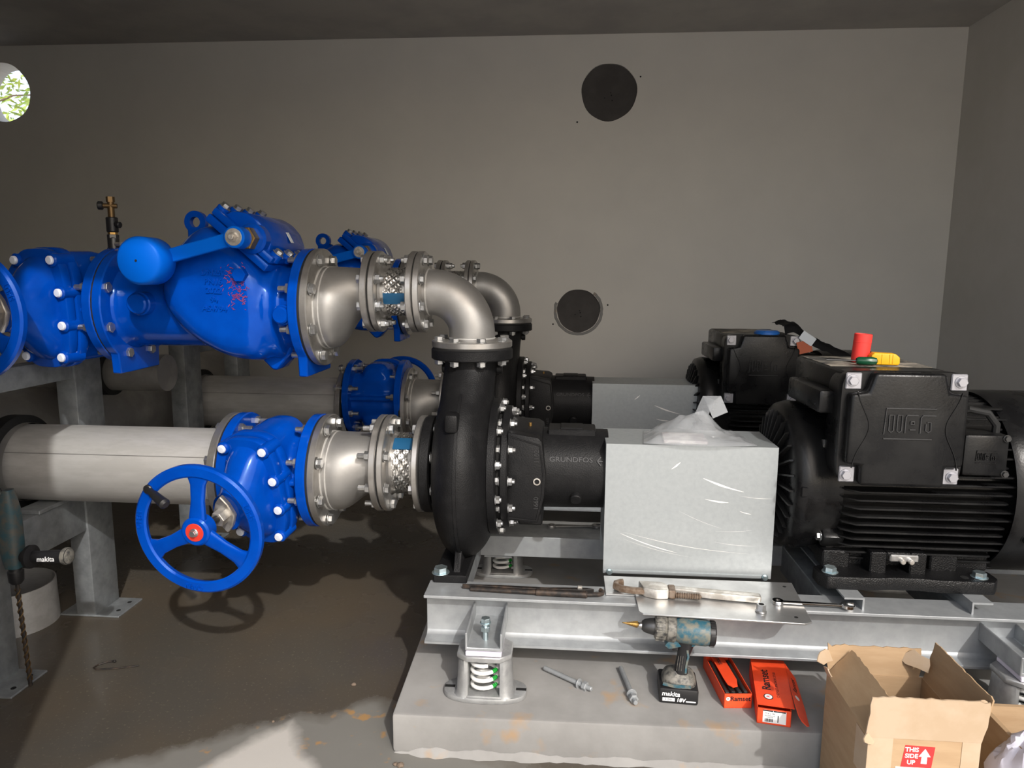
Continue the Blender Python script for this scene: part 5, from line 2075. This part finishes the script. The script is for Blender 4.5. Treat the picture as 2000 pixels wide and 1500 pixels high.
# second carton with a white plastic bag inside
t = thing('cardboard_box', 'plain open cardboard box at the right edge holding a white plastic bag', 'cardboard box', (1.64, -0.86, 0.0))
hx, hy, H, th = 0.19, 0.135, 0.312, 0.012
for nm, dims in (('back_panel', (-hx, hx, hy - th, hy)), ('left_panel', (-hx, -hx + th, -hy, hy)), ('right_panel', (hx - th, hx, -hy, hy)), ('front_panel', (-hx, hx, -hy, -hy + th))):
    b = B()
    box(b, *dims, 0, H)
    part(nm, b, CARD, t)
b = B()
box(b, -hx, hx, -hy, hy, 0, 0.004)
part('bottom_panel', b, CARD, t)


def lump(bm, c, size, seed, n=26, m=16, amp=0.22):
    rings = []
    for j in range(m + 1):
        ph = PI * j / m
        rg = []
        for i in range(n):
            a = 2 * PI * i / n
            v = Vector((math.sin(ph) * math.cos(a), math.sin(ph) * math.sin(a), math.cos(ph)))
            f = 1 + amp * noise.noise(v * 1.8 + Vector((seed, 0, 0))) + amp * 0.5 * abs(noise.noise(v * 4 + Vector((0, seed, 0))))
            rg.append((c[0] + v.x * f * size[0], c[1] + v.y * f * size[1], c[2] + v.z * f * size[2]))
        rings.append(rg)
    return loft(bm, rings)


t = thing('plastic_bag', 'crumpled white plastic bag with purple print in the right cardboard box', 'plastic bag', (1.462, -0.905, 0.0))
b = B()
lump(b, (0.0, 0.0, 0.165), (0.064, 0.075, 0.165), 3, 34, 22, 0.22)
bag = part('bag_film', b, BAGW, t, ang=25)
b = B()
prism(b, [(-0.03, 0.10), (-0.005, 0.085), (0.000, 0.095), (0.035, 0.055), (0.030, 0.052), (-0.002, 0.076), (-0.012, 0.078)], 0.083, T(0, 0, 0.165) @ RX(-28) @ FACE, h0=0.055)
part('print_mark', b, PURPLE, bag)

# zip bag with a booklet on the guard
t = thing('zip_bag', 'clear plastic zip bag with a leaflet on top of the near guard', 'plastic bag', (0.76, -0.05, 0.8765))
b = B()
gx, gy = 34, 14


def bag_pt(u, v, side):
    x = -0.15 + 0.35 * u + 0.04 * (1 - v) * (u - 0.5)
    y = -0.115 + 0.20 * v - 0.02 * math.sin(PI * u)
    edge = max(0.0, min(1.0, min(u, 1 - u, v, 1 - v) * 9))
    hump = 0.055 * math.exp(-((u - 0.50) / 0.24) ** 2) * math.exp(-((v - 0.75) / 0.40) ** 2) + 0.022 * math.exp(-((u - 0.28) / 0.2) ** 2)
    z = 0.004 + side * edge * (hump + 0.010) + (0.010 * abs(noise.noise((x * 22, y * 30, side * 3))) + 0.006 * noise.noise((x * 60, y * 50, side))) * edge
    z += 0.07 * max(0.0, v - 0.72) * math.exp(-((u - 0.62) / 0.12) ** 2) * 4 * 0.9
    return (x, y, max(z, 0.0015))


for side in (0.06, 1.0):
    g = [[b.verts.new(bag_pt(i / gx, j / gy, side)) for i in range(gx + 1)] for j in range(gy + 1)]
    for j in range(gy):
        for i in range(gx):
            b.faces.new((g[j][i], g[j][i + 1], g[j + 1][i + 1], g[j + 1][i]))
part('bag_film', b, ZIP, t, ang=50)
b = B()
sweep(b, [(0.055, 0.060, 0.075), (0.085, 0.085, 0.135), (0.105, 0.090, 0.125), (0.130, 0.088, 0.070)], [(-0.03, -0.0004), (0.03, -0.0004), (0.03, 0.0004), (-0.03, 0.0004)])
part('zip_strip', b, ZIP, t)
b = B()
box(b, -0.095, 0.055, -0.112, 0.020, 0.003, 0.016, 0.003, M=RZ(-3))
part('leaflet', b, PAPER, t)

# ------------------------------------------------------------------ things on the motors
t = thing('foam_tube', 'red tube standing on the near terminal box', 'tube', (1.335, -0.055, 1.1625))
b = B()
lathe(b, [(0.0, 0.024), (0.0, 0.028), (0.03, 0.0285), (0.075, 0.029), (0.098, 0.029), (0.100, 0.0265), (0.094, 0.024), (0.01, 0.023)], 28, RY(4) @ AX_Z, closed=True)
part('tube_wall', b, RED, t)
b = B()
disc(b, 0.070, 0.073, 0.0296, 0.001, 28, RY(4) @ AX_Z, ri=0.027)
part('rim_band', b, RED, t)
t = thing('tape_measure', 'yellow tape measure beside the red tube', 'tape measure', (1.395, -0.105, 1.1625))
b = B()
prism(b, [(-0.045, 0.004), (-0.045, 0.030), (-0.036, 0.040), (0.030, 0.038), (0.044, 0.026), (0.045, 0.006), (0.040, 0.0), (-0.040, 0.0)], 0.022, RZ(-8) @ FACE, 0.005, 3, h0=-0.022)
tmo = part('case', b, YEL, t)
for x in (-0.012, 0.012, 0.022):
    b = B()
    box(b, x - 0.0012, x + 0.0012, -0.0235, -0.020, 0.004, 0.036, 0.0005, M=RZ(-8))
    part('case_rib', b, YEL, tmo)
t = thing('screwdriver', 'screwdriver with dark green handle in front of the red tube', 'screwdriver', (1.32, -0.14, 1.1625), rz=-6)
b = B()
lathe(b, [(-0.028, 0), (-0.028, 0.010), (-0.020, 0.014), (0.020, 0.0145), (0.034, 0.012), (0.038, 0.006), (0.038, 0)], 10, T(0, 0, 0.0145))
part('handle', b, GREENH, t)
b = B()
cyl(b, (-0.12, 0.012, 0.0135), (-0.027, 0, 0.0145), 0.003, 8)
part('blade', b, CHUCK, t)

# black cloth, tags and blue lid on the rear terminal box
t = thing('lid', 'round blue plastic lid on the rear terminal box', 'lid', (1.335, 1.12, 1.1625))
b = B()
disc(b, 0.0, 0.020, 0.062, 0.004, 36, AX_Z)
part('cap_disc', b, BLUEP, t)
b = B()
disc(b, 0.010, 0.024, 0.055, 0.003, 36, AX_Z)
part('cap_crown', b, BLUEP, t)
t = thing('jacket', 'black jacket draped over the right side of the rear motor', 'jacket', (1.50, 1.16, 1.06))
b = B()
gx, gy = 26, 16
G = []
for j in range(gy + 1):
    row = []
    for i in range(gx + 1):
        u, v = i / gx, j / gy
        x = -0.09 + 0.34 * u
        y = -0.10 + 0.26 * v
        z = 0.135 + 0.030 * math.exp(-((u - 0.12) / 0.14) ** 2) - 0.16 * max(0, u - 0.20) + 0.014 * noise.noise((x * 16, y * 14, 2)) + 0.012 * abs(noise.noise((x * 30, y * 26, 7)))
        z -= 0.05 * max(0, 0.12 - v) / 0.12
        row.append(b.verts.new((x, y, z)))
    G.append(row)
for j in range(gy):
    for i in range(gx):
        b.faces.new((G[j][i], G[j][i + 1], G[j + 1][i + 1], G[j + 1][i]))
bmesh.ops.solidify(b, geom=b.faces[:], thickness=0.008)
part('cloth', b, CLOTH, t, ang=60)
t = thing('swing_tag', 'white and orange swing tag hanging beside the rear terminal box', 'tag', (1.50, 1.045, 1.13))
b = B()
rot_box(b, (0.0, 0, 0.028), (0.075, 0.002, 0.045), 0, 0, M=RY(33))
part('white_label', b, STICK, t)
b = B()
rot_box(b, (0.0, 0.004, -0.02), (0.07, 0.002, 0.062), 0, 0, M=RY(-14))
part('orange_label', b, ORTAG, t)

# ------------------------------------------------------------------ left edge: rotary hammer, pipe offcut, hook wire
t = thing('rotary_hammer', 'dirty rotary hammer drill standing on its long bit at the left edge', 'power drill', (-1.552, -0.415, 0.010))
b = B()
HM = RY(-1.5)
rnd = random.Random(2)
n_ = 64
tb_ = B()
pts = [(-0.004, 0, 0.0), (-0.012, 0, 0.40)]
cyl(b, (0.0, 0, 0.0), (-0.012, 0, 0.40), 0.0065, 10)
bit = part('masonry_bit', b, RUSTY, t)
b = B()
for st_ in (0, PI):
    pth = [(-0.012 * k / 70 + 0.0070 * math.cos(st_ + k * 0.55), 0.0070 * math.sin(st_ + k * 0.55), 0.02 + 0.34 * k / 70) for k in range(71)]
    tube(b, pth, 0.0026, 5)
tb_.free()
part('bit_flute', b, BRONZE, bit)['kind'] = 'stuff'
b = B()
lathe(b, [(0.38, 0.0), (0.38, 0.016), (0.39, 0.023), (0.425, 0.025), (0.43, 0.021), (0.445, 0.021), (0.445, 0.0)], 24, T(-0.012, 0, 0) @ AX_Z)
part('chuck_sleeve', b, PLAST, t)
b = B()
rings = []
for z, cx_, a_, c_ in ((0.44, -0.012, 0.026, 0.026), (0.47, -0.013, 0.031, 0.030), (0.52, -0.016, 0.036, 0.032), (0.58, -0.018, 0.038, 0.033), (0.64, -0.014, 0.034, 0.030), (0.69, -0.012, 0.022, 0.024), (0.715, -0.010, 0.014, 0.018)):
    rings.append([(cx_ + q[0], q[1], z) for q in superel(a_, c_, 24, 2.8)])
loft(b, rings)
part('gear_housing', b, mat('shaded_dirty_teal', (0.02, 0.055, 0.068), 0.6, col2=(0.07, 0.065, 0.055), vscale=30, vlo=0.42, vhi=0.62), t)  # teal darkened for the shade at the left edge, plus grime
b = B()
rings = []
for x, z, a_, c_ in ((-0.03, 0.60, 0.030, 0.05), (-0.09, 0.60, 0.034, 0.06), (-0.16, 0.60, 0.036, 0.07), (-0.20, 0.60, 0.030, 0.06)):
    rings.append([(x, q[0], z + q[1]) for q in superel(a_, c_, 20, 3)])
loft(b, rings)
part('motor_housing', b, PLAST, t)
b = B()
lathe(b, [(0.0, 0.0), (0.0, 0.020), (0.018, 0.022), (0.024, 0.040), (0.034, 0.040), (0.040, 0.020), (0.060, 0.019), (0.120, 0.022), (0.150, 0.022), (0.154, 0.029), (0.168, 0.028), (0.172, 0.018), (0.172, 0)], 28, T(0.020, 0, 0.478) @ RY(-3))
sh_ = part('side_handle', b, PLAST, t)
b = B()
lathe(b, [(0.153, 0.0285), (0.155, 0.0295), (0.167, 0.0290), (0.173, 0.019), (0.1725, 0.0)], 28, T(0.020, 0, 0.478) @ RY(-3))
part('end_cap', b, DIRTY, sh_)
text('makita', 0.024, sh_, T(0.118, -0.0222, 0.481) @ RY(-3) @ FACE, WINK, bold=0.0002, shear=0.15, ext=0.0006)

t = thing('pipe_offcut', 'short stainless pipe offcut standing on the floor behind the left post', 'pipe offcut', (-1.972, 0.03, 0.0))
b = B()
lathe(b, [(0.0, 0.162), (0.175, 0.158), (0.175, 0.153), (0.0, 0.157)], 56, AX_Z, closed=True)
part('ring_wall', b, STEEL, t)
b = B()
box(b, 0.158, 0.1625, -0.006, 0.006, 0.003, 0.172, M=RZ(-55))
part('weld_seam', b, DIRTY, t)

t = thing('hook_wire', 'thin black wire hook lying on the wet floor', 'wire', (-1.33, -0.27, 0.003))
b = B()
tube(b, [(0.075, 0.022, 0), (0.0, -0.004, 0), (-0.065, -0.018, 0.001), (-0.082, -0.010, 0.002), (-0.078, 0.012, 0.002), (-0.055, 0.032, 0.003), (-0.035, 0.036, 0.004)], 0.003, 8)
part('wire_rod', b, RUSTY, t)
b = B()
lump(b, (-0.031, 0.036, 0.004), (0.007, 0.005, 0.005), 1, 10, 6, 0.1)
part('bead', b, RUSTY, t)

# pebbles at the foot of the plinth
for k, (x, y, s) in enumerate(((-0.17, -0.70, 0.008), (-0.155, -0.705, 0.011), (0.02, -0.72, 0.006), (-0.62, -0.53, 0.005), (-0.42, -0.30, 0.008))):
    b = B()
    lump(b, (0, 0, s * 0.55), (s, s * 0.8, s * 0.6), k, 12, 8, 0.3)
    o = link('pebble', mesh('pebble', b, BARK))
    o.location = (x, y, 0)
    tag(o, ['small brown pebble beside the plinth corner', 'larger brown pebble beside the plinth corner', 'pebble at the foot of the plinth front', 'tiny pebble on the bare floor left of the plinth', 'dark pebble on the wet floor under the near pipe'][k], 'pebble', 'pebbles on the floor')
